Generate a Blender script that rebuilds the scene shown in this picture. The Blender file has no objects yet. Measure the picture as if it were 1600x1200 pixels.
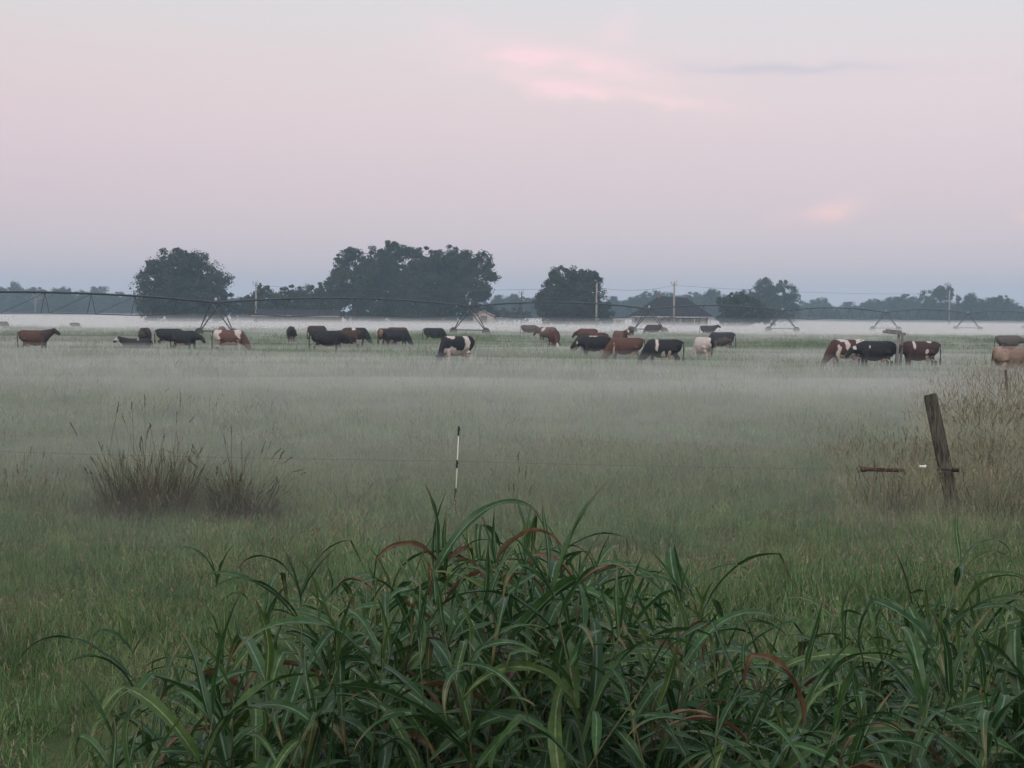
import bpy, bmesh, math, random
import numpy as np
from mathutils import Vector, Matrix, Quaternion, noise as mnoise

R = math.radians
random.seed(7)
rng = np.random.default_rng(7)
sc = bpy.context.scene
col = sc.collection

# ------------------------------------------------------------------ camera
W0, H0, F = 1600.0, 1200.0, 2400.0          # photograph frame and focal length in its pixels
CAM_H = 2.45
PITCH = math.atan((600 - 491) / F)
ROLL = R(0.50)
cf = Vector((0, math.cos(PITCH), -math.sin(PITCH)))
cu0 = Vector((0, math.sin(PITCH), math.cos(PITCH)))
cx0 = Vector((1, 0, 0))
cr = cx0 * math.cos(ROLL) + cu0 * math.sin(ROLL)
cu = cu0 * math.cos(ROLL) - cx0 * math.sin(ROLL)
cpos = Vector((0, 0, CAM_H))
cam = bpy.data.cameras.new('camera')
cam.sensor_width = 36.0
cam.lens = 36.0 * F / W0
cam.clip_start = 0.05
cam.clip_end = 20000
camo = bpy.data.objects.new('camera', cam)
col.objects.link(camo)
camo.matrix_world = Matrix(((cr.x, cu.x, -cf.x, 0), (cr.y, cu.y, -cf.y, 0), (cr.z, cu.z, -cf.z, CAM_H), (0, 0, 0, 1)))
sc.camera = camo


def lin(r, g, b):
    f = lambda c: (c / 12.92) if c <= 0.04045 else ((c + 0.055) / 1.055) ** 2.4
    return (f(r / 255), f(g / 255), f(b / 255), 1.0)


# ------------------------------------------------------------------ world
world = bpy.data.worlds.new('World')
sc.world = world
world.use_nodes = True
wt = world.node_tree
wt.nodes.clear()
WN, WL = wt.nodes.new, wt.links.new
wout = WN('ShaderNodeOutputWorld')
SUN_AZ = 195.0            # behind the camera, a little to the left
SUN_EL = 3.0
tc = WN('ShaderNodeTexCoord')
sep = WN('ShaderNodeSeparateXYZ')
WL(tc.outputs['Generated'], sep.inputs[0])


def wmath(op, a, b=None, c=None):
    n = WN('ShaderNodeMath')
    n.operation = op
    for i, v in enumerate((a, b, c)):
        if v is None:
            continue
        if isinstance(v, (int, float)):
            n.inputs[i].default_value = v
        else:
            WL(v, n.inputs[i])
    return n.outputs[0]


def wmix(kind, fac, a, b):
    n = WN('ShaderNodeMix')
    n.data_type = 'RGBA'
    n.blend_type = kind
    n.clamp_factor = True
    for s, v in ((n.inputs[0], fac), (n.inputs[6], a), (n.inputs[7], b)):
        if isinstance(v, (int, float)):
            s.default_value = v
        elif isinstance(v, tuple):
            s.default_value = v
        else:
            WL(v, s)
    return n.outputs[2]


ramp = WN('ShaderNodeValToRGB')
ramp.color_ramp.interpolation = 'B_SPLINE'
SKY = [(0.0, (202, 197, 218)), (0.0212, (202, 197, 218)), (0.0462, (194, 186, 216)), (0.0793, (196, 174, 210)), (0.1204, (208, 180, 204)), (0.1608, (212, 189, 203)), (0.1965, (206, 197, 206)), (0.45, (208, 206, 214)), (1.0, (200, 206, 219))]
el = ramp.color_ramp.elements
el[0].position, el[0].color = SKY[0][0], lin(*SKY[0][1])
el[1].position, el[1].color = SKY[-1][0], lin(*SKY[-1][1])
for p, c in SKY[1:-1]:
    e = el.new(p)
    e.color = lin(*c)
WL(sep.outputs[2], ramp.inputs[0])
skyc = ramp.outputs[0]
# azimuth and elevation tangents of the view direction (forward half only)
ysafe = wmath('MAXIMUM', sep.outputs[1], 0.05)
az = wmath('DIVIDE', sep.outputs[0], ysafe)
ele = wmath('DIVIDE', sep.outputs[2], ysafe)
# slow warm/cool change across the sky
warm = wmath('MULTIPLY_ADD', sep.outputs[0], -0.9, 0.35)
skyc = wmix('MULTIPLY', warm, skyc, (1.05, 1.0, 0.945, 1))
# streak noise used by every cloud
comb = WN('ShaderNodeCombineXYZ')
WL(az, comb.inputs[0]); WL(wmath('MULTIPLY', ele, 2.6), comb.inputs[1])
nz = WN('ShaderNodeTexNoise')
nz.inputs['Scale'].default_value = 22
nz.inputs['Detail'].default_value = 5
nz.inputs['Distortion'].default_value = 0.4
WL(comb.outputs[0], nz.inputs['Vector'])
nz2 = WN('ShaderNodeTexNoise')
nz2.inputs['Scale'].default_value = 9
nz2.inputs['Detail'].default_value = 3
WL(comb.outputs[0], nz2.inputs['Vector'])
wob = wmath('MULTIPLY', wmath('SUBTRACT', nz.outputs[0], 0.5), 0.016)
wob2 = wmath('MULTIPLY', wmath('SUBTRACT', nz2.outputs[0], 0.5), 0.02)


def blob(px, py, hx, hy, ang):
    """soft streak: centre and half sizes given as angles on the sky (photo pixels / focal length)"""
    cx, cy, a = (px - 800) / F, (491 - py) / F, R(ang)
    dx = wmath('SUBTRACT', wmath('ADD', az, wob2), cx)
    dy = wmath('SUBTRACT', wmath('ADD', ele, wob), cy)
    u = wmath('ADD', wmath('MULTIPLY', dx, math.cos(a) * F / hx), wmath('MULTIPLY', dy, math.sin(a) * F / hx))
    v = wmath('ADD', wmath('MULTIPLY', dx, -math.sin(a) * F / hy), wmath('MULTIPLY', dy, math.cos(a) * F / hy))
    d2 = wmath('ADD', wmath('MULTIPLY', u, u), wmath('MULTIPLY', v, v))
    return wmath('POWER', 2.718, wmath('MULTIPLY', d2, -1.0))


def total(blobs):
    s = None
    for amp, *b in blobs:
        t = wmath('MULTIPLY', blob(*b), amp)
        s = t if s is None else wmath('ADD', s, t)
    return s


pink = total([(0.85, 850, 92, 110, 15, -8), (0.7, 890, 140, 130, 14, -10), (0.45, 1030, 158, 110, 10, -4),
              (0.5, 960, 48, 30, 22, 40), (0.45, 900, 105, 190, 45, -8), (0.25, 700, 45, 50, 20, -20),
              (0.6, 1300, 326, 45, 16, 18), (0.3, 1260, 335, 60, 14, 10), (0.5, 1600, 335, 25, 14, 0), (0.25, 1510, 121, 60, 4, 0)])
pinkn = wmath('MULTIPLY', pink, wmath('MULTIPLY_ADD', nz.outputs[0], 2.4, -0.45))
skyc = wmix('MIX', pinkn, skyc, lin(245, 197, 213))
grey = total([(0.8, 1260, 107, 130, 8, 1), (0.5, 1130, 108, 90, 9, 0), (0.25, 1590, 122, 50, 6, 0)])
skyc = wmix('MIX', grey, skyc, lin(190, 172, 198))
# twilight glow of the Nishita sky, brightest towards the sun behind the camera
nish = WN('ShaderNodeTexSky')
nish.sky_type = 'NISHITA'
nish.sun_disc = False
nish.sun_elevation = R(SUN_EL)
nish.sun_rotation = R(SUN_AZ)
nish.air_density = 1.0
nish.dust_density = 1.5
bg1 = WN('ShaderNodeBackground')
WL(skyc, bg1.inputs[0])
bg1.inputs[1].default_value = 0.90
bg2 = WN('ShaderNodeBackground')
WL(nish.outputs[0], bg2.inputs[0])
bg2.inputs[1].default_value = 0.11
add = WN('ShaderNodeAddShader')
WL(bg1.outputs[0], add.inputs[0]); WL(bg2.outputs[0], add.inputs[1])
WL(add.outputs[0], wout.inputs[0])

sun = bpy.data.lights.new('sun', 'SUN')
sun.energy = 2.0
sun.angle = R(40)
sun.color = (1.0, 0.93, 0.90)
suno = bpy.data.objects.new('sun', sun)
col.objects.link(suno)
sdir = Vector((math.sin(R(SUN_AZ)), math.cos(R(SUN_AZ)), math.tan(R(48)))).normalized()
suno.rotation_euler = (-sdir).to_track_quat('-Z', 'Y').to_euler()

vs = sc.view_settings
vs.view_transform = 'Standard'
vs.look = 'None'
vs.exposure = 0.0
vs.gamma = 1.0
sc.cycles.use_denoising = True
sc.cycles.max_bounces = 4
sc.cycles.diffuse_bounces = 2
sc.cycles.use_adaptive_sampling = True
sc.cycles.adaptive_threshold = 0.03
sc.cycles.glossy_bounces = 2
sc.cycles.transmission_bounces = 4
sc.cycles.transparent_max_bounces = 8
sc.cycles.volume_bounces = 1


# ------------------------------------------------------------------ picture helpers
def ray(px, py):
    return (cf * F + cr * (px - 800) - cu * (py - 600)).normalized()


def ground(px, py, z=0.0):
    d = ray(px, py)
    t = (z - CAM_H) / d.z
    return cpos + d * t


def depth(px, py, d):
    """point on the pixel's ray at forward distance d (metres along +Y)"""
    r = ray(px, py)
    return cpos + r * (d / r.y)


def hor(px):
    return 491 + (px - 800) * math.tan(ROLL)


# ------------------------------------------------------------------ mesh helpers
def mesh_np(name, verts, faces, mat=None, smooth=False):
    m = bpy.data.meshes.new(name)
    m.from_pydata([tuple(v) for v in verts], [], faces)
    if mat is not None:
        for mm in (mat if isinstance(mat, (list, tuple)) else [mat]):
            m.materials.append(mm)
    if smooth:
        m.polygons.foreach_set('use_smooth', [True] * len(m.polygons))
    m.update()
    return m


def quads_np(name, V, mat, per=4):
    """V: (n*per,3) array, every run of `per` vertices is one face"""
    n = len(V) // per
    m = bpy.data.meshes.new(name)
    m.vertices.add(len(V)); m.vertices.foreach_set('co', V.astype(np.float32).ravel())
    m.loops.add(len(V)); m.loops.foreach_set('vertex_index', np.arange(len(V), dtype=np.int32))
    m.polygons.add(n)
    m.polygons.foreach_set('loop_start', np.arange(0, n * per, per, dtype=np.int32))
    m.materials.append(mat)
    m.update(calc_edges=True)
    return m


class MB:
    def __init__(self):
        self.v, self.f, self.mi = [], [], []

    def add(self, verts, faces, mi=0):
        o = len(self.v)
        self.v += [tuple(v) for v in verts]
        self.f += [tuple(i + o for i in f) for f in faces]
        self.mi += [mi] * len(faces)
        return self

    def box(self, c, s, rot=None, mi=0):
        c = Vector(c)
        vs_ = []
        for x in (-.5, .5):
            for y in (-.5, .5):
                for z in (-.5, .5):
                    p = Vector((x * s[0], y * s[1], z * s[2]))
                    if rot is not None:
                        p = rot @ p
                    vs_.append(c + p)
        return self.add(vs_, [(0, 1, 3, 2), (4, 6, 7, 5), (0, 4, 5, 1), (2, 3, 7, 6), (0, 2, 6, 4), (1, 5, 7, 3)], mi)

    def tube(self, pts, rad, n=8, cap=True, mi=0, flat=1.0):
        pts = [Vector(p) for p in pts]
        if isinstance(rad, (int, float)):
            rad = [rad] * len(pts)
        rings = []
        up = Vector((0, 0, 1))
        for i, p in enumerate(pts):
            t = (pts[min(i + 1, len(pts) - 1)] - pts[max(i - 1, 0)]).normalized()
            a = up if abs(t.dot(up)) < 0.95 else Vector((1, 0, 0))
            x = t.cross(a).normalized()
            y = t.cross(x).normalized()
            rings.append([p + x * (math.cos(k * 2 * math.pi / n) * rad[i]) + y * (math.sin(k * 2 * math.pi / n) * rad[i] * flat) for k in range(n)])
        vs_, fs = [q for r in rings for q in r], []
        for i in range(len(rings) - 1):
            for k in range(n):
                a, b = i * n + k, i * n + (k + 1) % n
                fs.append((a, b, b + n, a + n))
        if cap:
            fs.append(tuple(range(n - 1, -1, -1)))
            fs.append(tuple((len(rings) - 1) * n + k for k in range(n)))
        return self.add(vs_, fs, mi)

    def loft(self, rings, mi=0):
        """rings: list of (centre, xaxis*rx, yaxis*ry) ellipse rings"""
        n = 14
        vs_, fs = [], []
        for c, ax, ay in rings:
            for k in range(n):
                a = 2 * math.pi * k / n
                vs_.append(Vector(c) + Vector(ax) * math.cos(a) + Vector(ay) * math.sin(a))
        for i in range(len(rings) - 1):
            for k in range(n):
                a, b = i * n + k, i * n + (k + 1) % n
                fs.append((a, b, b + n, a + n))
        fs.append(tuple(range(n - 1, -1, -1)))
        fs.append(tuple((len(rings) - 1) * n + k for k in range(n)))
        return self.add(vs_, fs, mi)

    def mesh(self, name, mat, smooth=False):
        m = mesh_np(name, self.v, self.f, mat, smooth)
        if any(self.mi):
            m.polygons.foreach_set('material_index', self.mi)
        return m

    def build(self, name, mat, parent=None, smooth=False):
        return obj(name, self.mesh(name, mat, smooth), parent)


def obj(name, data, parent=None, loc=None):
    o = bpy.data.objects.new(name, data)
    col.objects.link(o)
    if parent is not None:
        o.parent = parent
    if loc is not None:
        o.location = loc
    return o


def tag(o, label=None, cat=None, group=None, kind=None):
    if label: o['label'] = label
    if cat: o['category'] = cat
    if group: o['group'] = group
    if kind: o['kind'] = kind
    return o


def thing(name, label, cat, loc=(0, 0, 0), rz=0.0, group=None):
    o = obj(name, None, None, loc)
    o.empty_display_size = 0.2
    o.rotation_euler = (0, 0, rz)
    return tag(o, label, cat, group)


# ------------------------------------------------------------------ materials
def material(name, base, rough=0.8, base2=None, scale=3.0, detail=5.0, coord='Object', rnd=0.0, bump=0.0, spec=0.3, stretch=None, contrast=(0.35, 0.65), translucent=0.0, rndhue=0.0):
    m = bpy.data.materials.new(name)
    m.use_nodes = True
    nt = m.node_tree
    b = nt.nodes['Principled BSDF']
    b.inputs['Roughness'].default_value = rough
    b.inputs['Specular IOR Level'].default_value = spec
    b.inputs['Base Color'].default_value = (*base[:3], 1)
    cs = None
    if base2 is not None or bump:
        if coord == 'World':
            g = nt.nodes.new('ShaderNodeNewGeometry'); vec = g.outputs['Position']
        else:
            t = nt.nodes.new('ShaderNodeTexCoord'); vec = t.outputs[coord]
        if stretch:
            mp = nt.nodes.new('ShaderNodeMapping')
            mp.inputs['Scale'].default_value = stretch
            nt.links.new(vec, mp.inputs[0]); vec = mp.outputs[0]
        nzn = nt.nodes.new('ShaderNodeTexNoise')
        nzn.inputs['Scale'].default_value = scale
        nzn.inputs['Detail'].default_value = detail
        nt.links.new(vec, nzn.inputs['Vector'])
        if base2 is not None:
            cr_ = nt.nodes.new('ShaderNodeValToRGB')
            cr_.color_ramp.elements[0].position = contrast[0]
            cr_.color_ramp.elements[1].position = contrast[1]
            cr_.color_ramp.elements[0].color = (*base[:3], 1)
            cr_.color_ramp.elements[1].color = (*base2[:3], 1)
            nt.links.new(nzn.outputs[0], cr_.inputs[0])
            cs = cr_.outputs[0]
        if bump:
            bp = nt.nodes.new('ShaderNodeBump')
            bp.inputs['Strength'].default_value = bump
            bp.inputs['Distance'].default_value = 0.02
            nt.links.new(nzn.outputs[0], bp.inputs['Height'])
            nt.links.new(bp.outputs[0], b.inputs['Normal'])
    if rnd or rndhue:
        oi = nt.nodes.new('ShaderNodeObjectInfo')
        hs = nt.nodes.new('ShaderNodeHueSaturation')
        mr = nt.nodes.new('ShaderNodeMapRange')
        mr.inputs['To Min'].default_value = 1 - rnd
        mr.inputs['To Max'].default_value = 1 + rnd
        nt.links.new(oi.outputs['Random'], mr.inputs[0])
        nt.links.new(mr.outputs[0], hs.inputs['Value'])
        if rndhue:
            ml = nt.nodes.new('ShaderNodeMath'); ml.operation = 'MULTIPLY'; ml.inputs[1].default_value = 7.31
            fr = nt.nodes.new('ShaderNodeMath'); fr.operation = 'FRACT'
            mr2 = nt.nodes.new('ShaderNodeMapRange')
            mr2.inputs['To Min'].default_value = 0.5 - rndhue
            mr2.inputs['To Max'].default_value = 0.5 + rndhue
            nt.links.new(oi.outputs['Random'], ml.inputs[0]); nt.links.new(ml.outputs[0], fr.inputs[0])
            nt.links.new(fr.outputs[0], mr2.inputs[0]); nt.links.new(mr2.outputs[0], hs.inputs['Hue'])
        if cs is not None:
            nt.links.new(cs, hs.inputs['Color'])
        else:
            hs.inputs['Color'].default_value = (*base[:3], 1)
        cs = hs.outputs[0]
    if cs is not None:
        nt.links.new(cs, b.inputs['Base Color'])
    if translucent:
        tr = nt.nodes.new('ShaderNodeBsdfTranslucent')
        tr.inputs[0].default_value = (*base[:3], 1)
        if cs is not None:
            nt.links.new(cs, tr.inputs[0])
        mx = nt.nodes.new('ShaderNodeMixShader')
        mx.inputs[0].default_value = translucent
        nt.links.new(b.outputs[0], mx.inputs[1]); nt.links.new(tr.outputs[0], mx.inputs[2])
        nt.links.new(mx.outputs[0], nt.nodes['Material Output'].inputs[0])
    return m


def volume(name, color, density, aniso=0.0):
    m = bpy.data.materials.new(name)
    m.use_nodes = True
    nt = m.node_tree
    nt.nodes.clear()
    o = nt.nodes.new('ShaderNodeOutputMaterial')
    v = nt.nodes.new('ShaderNodeVolumePrincipled')
    v.inputs['Color'].default_value = (*color, 1)
    v.inputs['Density'].default_value = density
    v.inputs['Anisotropy'].default_value = aniso
    v.inputs['Density Attribute'].default_value = ''
    nt.links.new(v.outputs[0], o.inputs['Volume'])
    return m


M = {}
M['ground'] = material('pasture_soil', (0.034, 0.056, 0.020), 0.95, (0.066, 0.078, 0.034), 2.5, 12, 'World', bump=0.6, spec=0.1)
M['grass'] = material('pasture_grass', (0.086, 0.172, 0.056), 0.75, (0.152, 0.196, 0.082), 0.55, 4, 'World', rnd=0.5, rndhue=0.02, spec=0.25, translucent=0.25, contrast=(0.38, 0.68))
M['straw'] = material('straw_blade', (0.19, 0.205, 0.12), 0.8, rnd=0.3, spec=0.2, translucent=0.2)
M['darkblade'] = material('dark_blade', (0.052, 0.104, 0.036), 0.75, rnd=0.3, spec=0.25, translucent=0.2)
M['seed'] = material('grass_seed_head', (0.18, 0.17, 0.11), 0.9, rnd=0.3, spec=0.1)
M['dry'] = material('dry_grass', (0.28, 0.255, 0.155), 0.8, (0.12, 0.16, 0.075), 1.2, 3, 'World', rnd=0.3, spec=0.2, translucent=0.2)
M['bark'] = material('bark', (0.055, 0.045, 0.035), 0.95, (0.09, 0.08, 0.065), 5, bump=0.5, spec=0.1)
M['leafA'] = material('tree_foliage', (0.020, 0.034, 0.018), 0.7, (0.036, 0.054, 0.026), 0.25, 3, 'World', spec=0.2, translucent=0.15)
M['leafB'] = material('far_tree_foliage', (0.026, 0.042, 0.022), 0.7, (0.044, 0.062, 0.030), 0.1, 3, 'World', rnd=0.2, spec=0.2, translucent=0.15)
M['steel'] = material('galvanised_steel', (0.040, 0.044, 0.050), 0.5, (0.028, 0.028, 0.032), 2, spec=0.4)
M['rubber'] = material('tyre_rubber', (0.07, 0.068, 0.065), 0.85, spec=0.2)
M['polewood'] = material('weathered_pole', (0.30, 0.28, 0.26), 0.9, (0.20, 0.185, 0.17), 3, stretch=(3, 3, 0.3), spec=0.1)
M['poledark'] = material('dark_pole', (0.10, 0.09, 0.085), 0.9, (0.07, 0.065, 0.06), 3, stretch=(3, 3, 0.3), spec=0.1)
M['porcelain'] = material('porcelain', (0.35, 0.35, 0.36), 0.4)
M['roof'] = material('dark_shingle_roof', (0.014, 0.013, 0.016), 0.95, (0.022, 0.021, 0.024), 4, bump=0.4, spec=0.15)
M['brick'] = material('brown_brick_wall', (0.15, 0.125, 0.115), 0.9, (0.11, 0.09, 0.085), 6, spec=0.1)
M['white'] = material('white_painted_wood', (0.42, 0.42, 0.42), 0.7, (0.34, 0.34, 0.34), 3, spec=0.2)
M['pale'] = material('pale_siding', (0.42, 0.38, 0.37), 0.8, (0.36, 0.33, 0.32), 2, spec=0.2)
M['glass'] = material('window_glass', (0.02, 0.025, 0.03), 0.12, spec=0.6)
M['postwood'] = material('weathered_post_wood', (0.024, 0.026, 0.021), 0.95, (0.115, 0.115, 0.095), 9, 10, stretch=(5, 5, 0.5), bump=1.0, spec=0.1)
M['plasticwhite'] = material('white_plastic', (0.62, 0.64, 0.62), 0.5)
M['plasticblack'] = material('black_plastic', (0.012, 0.014, 0.013), 0.5)
M['wire'] = material('fence_wire', (0.14, 0.14, 0.135), 0.6)
M['rust'] = material('rusty_steel', (0.045, 0.032, 0.026), 0.85, (0.08, 0.05, 0.035), 20, bump=0.4)
M['greytimber'] = material('grey_timber', (0.12, 0.12, 0.125), 0.9, (0.19, 0.185, 0.185), 3, stretch=(3, 3, 0.5), bump=0.5)
M['udder'] = material('udder_skin', (0.45, 0.30, 0.27), 0.7)
M['horn'] = material('hoof_and_nose', (0.03, 0.027, 0.026), 0.6)


def coat_material():
    m = bpy.data.materials.new('cow_coat')
    m.use_nodes = True
    nt = m.node_tree
    b = nt.nodes['Principled BSDF']
    b.inputs['Roughness'].default_value = 0.75
    b.inputs['Specular IOR Level'].default_value = 0.25
    a = nt.nodes.new('ShaderNodeAttribute')
    a.attribute_name = 'coat'
    t = nt.nodes.new('ShaderNodeTexCoord')
    n = nt.nodes.new('ShaderNodeTexNoise')
    n.inputs['Scale'].default_value = 14
    nt.links.new(t.outputs['Object'], n.inputs['Vector'])
    mr = nt.nodes.new('ShaderNodeMapRange')
    mr.inputs['To Min'].default_value = 0.75
    mr.inputs['To Max'].default_value = 1.25
    nt.links.new(n.outputs[0], mr.inputs[0])
    hs = nt.nodes.new('ShaderNodeHueSaturation')
    nt.links.new(a.outputs['Color'], hs.inputs['Color'])
    nt.links.new(mr.outputs[0], hs.inputs['Value'])
    nt.links.new(hs.outputs[0], b.inputs['Base Color'])
    return m


M['coat'] = coat_material()


def reed_material(name, ca, cb, rib, tip, tipamt):
    """leaf blade: uv.x across (0..1), uv.y along; pale midrib, tip tint"""
    m = bpy.data.materials.new(name)
    m.use_nodes = True
    nt = m.node_tree
    N, L = nt.nodes.new, nt.links.new
    b = nt.nodes['Principled BSDF']
    b.inputs['Roughness'].default_value = 0.42
    b.inputs['Specular IOR Level'].default_value = 0.30
    uv = N('ShaderNodeUVMap'); uv.uv_map = 'UVMap'
    sp = N('ShaderNodeSeparateXYZ'); L(uv.outputs[0], sp.inputs[0])

    def mt(op, a, bb):
        n = N('ShaderNodeMath'); n.operation = op; n.use_clamp = op in ('SUBTRACT', 'MULTIPLY_ADD') and False
        for i, v in enumerate((a, bb)):
            if isinstance(v, (int, float)): n.inputs[i].default_value = v
            else: L(v, n.inputs[i])
        return n.outputs[0]
    oi = N('ShaderNodeObjectInfo')
    base = N('ShaderNodeMix'); base.data_type = 'RGBA'
    base.inputs[6].default_value = (*ca, 1); base.inputs[7].default_value = (*cb, 1)
    L(oi.outputs['Random'], base.inputs[0])
    tcn = N('ShaderNodeTexCoord')
    n1 = N('ShaderNodeTexNoise'); n1.inputs['Scale'].default_value = 9; n1.inputs['Detail'].default_value = 4
    L(tcn.outputs['Object'], n1.inputs['Vector'])
    # tip tint
    f = N('ShaderNodeMapRange'); f.inputs['From Min'].default_value = 1.0 - tipamt; f.inputs['From Max'].default_value = 1.15 - tipamt * 0.3
    L(mt('ADD', sp.outputs[1], mt('MULTIPLY', mt('SUBTRACT', n1.outputs[0], 0.5), 0.9)), f.inputs[0])
    tipm = N('ShaderNodeMix'); tipm.data_type = 'RGBA'
    L(f.outputs[0], tipm.inputs[0]); L(base.outputs[2], tipm.inputs[6]); tipm.inputs[7].default_value = (*tip, 1)
    # midrib
    dist = mt('ABSOLUTE', mt('SUBTRACT', sp.outputs[0], 0.5), 0)
    r = N('ShaderNodeMapRange'); r.inputs['From Min'].default_value = 0.03; r.inputs['From Max'].default_value = 0.085
    r.inputs['To Min'].default_value = 0.8; r.inputs['To Max'].default_value = 0.0
    L(dist, r.inputs[0])
    rm = N('ShaderNodeMix'); rm.data_type = 'RGBA'
    L(r.outputs[0], rm.inputs[0]); L(tipm.outputs[2], rm.inputs[6]); rm.inputs[7].default_value = (*rib, 1)
    # fine veins
    wv = N('ShaderNodeTexWave'); wv.wave_type = 'BANDS'; wv.bands_direction = 'X'
    wv.inputs['Scale'].default_value = 9; wv.inputs['Distortion'].default_value = 0.5
    L(uv.outputs[0], wv.inputs['Vector'])
    mr = N('ShaderNodeMapRange'); mr.inputs['To Min'].default_value = 0.82; mr.inputs['To Max'].default_value = 1.12
    L(wv.outputs['Fac'], mr.inputs[0])
    n2 = N('ShaderNodeTexNoise'); n2.inputs['Scale'].default_value = 38; n2.inputs['Detail'].default_value = 6; n2.inputs['Roughness'].default_value = .7
    L(tcn.outputs['Object'], n2.inputs['Vector'])
    mr3 = N('ShaderNodeMapRange'); mr3.inputs['From Min'].default_value = .3; mr3.inputs['From Max'].default_value = .7; mr3.inputs['To Min'].default_value = .62; mr3.inputs['To Max'].default_value = 1.38
    L(n2.outputs[0], mr3.inputs[0])
    hs = N('ShaderNodeHueSaturation'); L(rm.outputs[2], hs.inputs['Color']); L(mt('MULTIPLY', mr.outputs[0], mr3.outputs[0]), hs.inputs['Value'])
    rr = N('ShaderNodeMapRange'); rr.inputs['To Min'].default_value = .3; rr.inputs['To Max'].default_value = .62
    L(n1.outputs[0], rr.inputs[0]); L(rr.outputs[0], b.inputs['Roughness'])
    L(hs.outputs[0], b.inputs['Base Color'])
    tr = N('ShaderNodeBsdfTranslucent'); L(hs.outputs[0], tr.inputs[0])
    mx = N('ShaderNodeMixShader'); mx.inputs[0].default_value = 0.28
    L(b.outputs[0], mx.inputs[1]); L(tr.outputs[0], mx.inputs[2])
    L(mx.outputs[0], nt.nodes['Material Output'].inputs[0])
    return m


M['reedG'] = reed_material('reed_leaf_green', (0.017, 0.056, 0.018), (0.036, 0.094, 0.025), (0.16, 0.23, 0.15), (0.15, 0.10, 0.05), 0.26)
M['reedY'] = reed_material('reed_leaf_light_green', (0.040, 0.088, 0.022), (0.062, 0.115, 0.030), (0.22, 0.28, 0.15), (0.20, 0.13, 0.05), 0.1)
M['reedR'] = reed_material('reed_leaf_withered', (0.095, 0.056, 0.030), (0.145, 0.105, 0.062), (0.16, 0.13, 0.09), (0.10, 0.055, 0.030), 0.9)
M['stem'] = material('reed_stem', (0.032, 0.060, 0.022), 0.6, (0.060, 0.056, 0.028), 4, rnd=0.25)

# ------------------------------------------------------------------ ground
EXT = 1900.0
N1 = 60
gx = np.concatenate([np.linspace(-EXT, -60, 14), np.linspace(-50, 50, 81), np.linspace(60, EXT, 14)])
gy = np.concatenate([np.linspace(-200, -4, 6), np.linspace(0, 120, 121), np.linspace(130, EXT, 20)])


def bump_ground(x, y):
    d = math.hypot(x, y)
    if d > 120: return 0.0
    k = min(1.0, max(0.0, (120 - d) / 60))
    return k * 0.018 * (mnoise.noise(Vector((x * 0.22, y * 0.22, 0.3))) + 0.5 * mnoise.noise(Vector((x * 0.7, y * 0.7, 5))))


gv = [(x, y, bump_ground(x, y)) for y in gy for x in gx]
nxg = len(gx)
gf = [(j * nxg + i, j * nxg + i + 1, (j + 1) * nxg + i + 1, (j + 1) * nxg + i) for j in range(len(gy) - 1) for i in range(nxg - 1)]
gr = obj('ground', mesh_np('ground', gv, gf, M['ground'], True))
tag(gr, 'flat misty green pasture reaching back to the tree line', 'ground', kind='structure')


# ------------------------------------------------------------------ grass as scattered tufts
def blade(V, base, az_, L, w, lean, curve, seg=3):
    """append quads of a tapering blade into list V"""
    d = np.array((math.cos(az_), math.sin(az_), 0.0))
    s = np.array((-math.sin(az_), math.cos(az_), 0.0))
    p = np.array(base, float)
    a = lean
    pts, ws = [p.copy()], [w]
    for i in range(seg):
        a += curve / seg
        p = p + (d * math.sin(a) + np.array((0, 0, math.cos(a)))) * (L / seg)
        pts.append(p.copy())
        ws.append(w * (1 - ((i + 1) / seg) ** 1.6) + 0.0004)
    for i in range(seg):
        V += [pts[i] - s * ws[i] / 2, pts[i] + s * ws[i] / 2, pts[i + 1] + s * ws[i + 1] / 2, pts[i + 1] - s * ws[i + 1] / 2]


def seedhead(V, base, az_, L, lean, w, headlen, headw, bits):
    """thin stem; returns list of head quads"""
    H = []
    d = np.array((math.cos(az_), math.sin(az_), 0.0))
    s = np.array((-math.sin(az_), math.cos(az_), 0.0))
    p = np.array(base, float); a = lean * 0.3
    for i in range(4):
        a += lean * 0.35
        q = p + (d * math.sin(a) + np.array((0, 0, math.cos(a)))) * (L / 4)
        V += [p - s * w / 2, p + s * w / 2, q + s * w / 2, q - s * w / 2]
        t = (q - p) / np.linalg.norm(q - p)
        p = q
    for k in range(bits):
        c = p + t * headlen * (k / bits - 0.1) + rng.normal(0, headw * 0.35, 3)
        u = t * headlen * 0.16 + rng.normal(0, headw * 0.3, 3)
        v = np.cross(u, rng.normal(0, 1, 3)); v = v / (np.linalg.norm(v) + 1e-6) * headw * 0.35
        H += [c - u - v, c - u + v, c + u + v, c + u - v]
    return H


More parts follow.
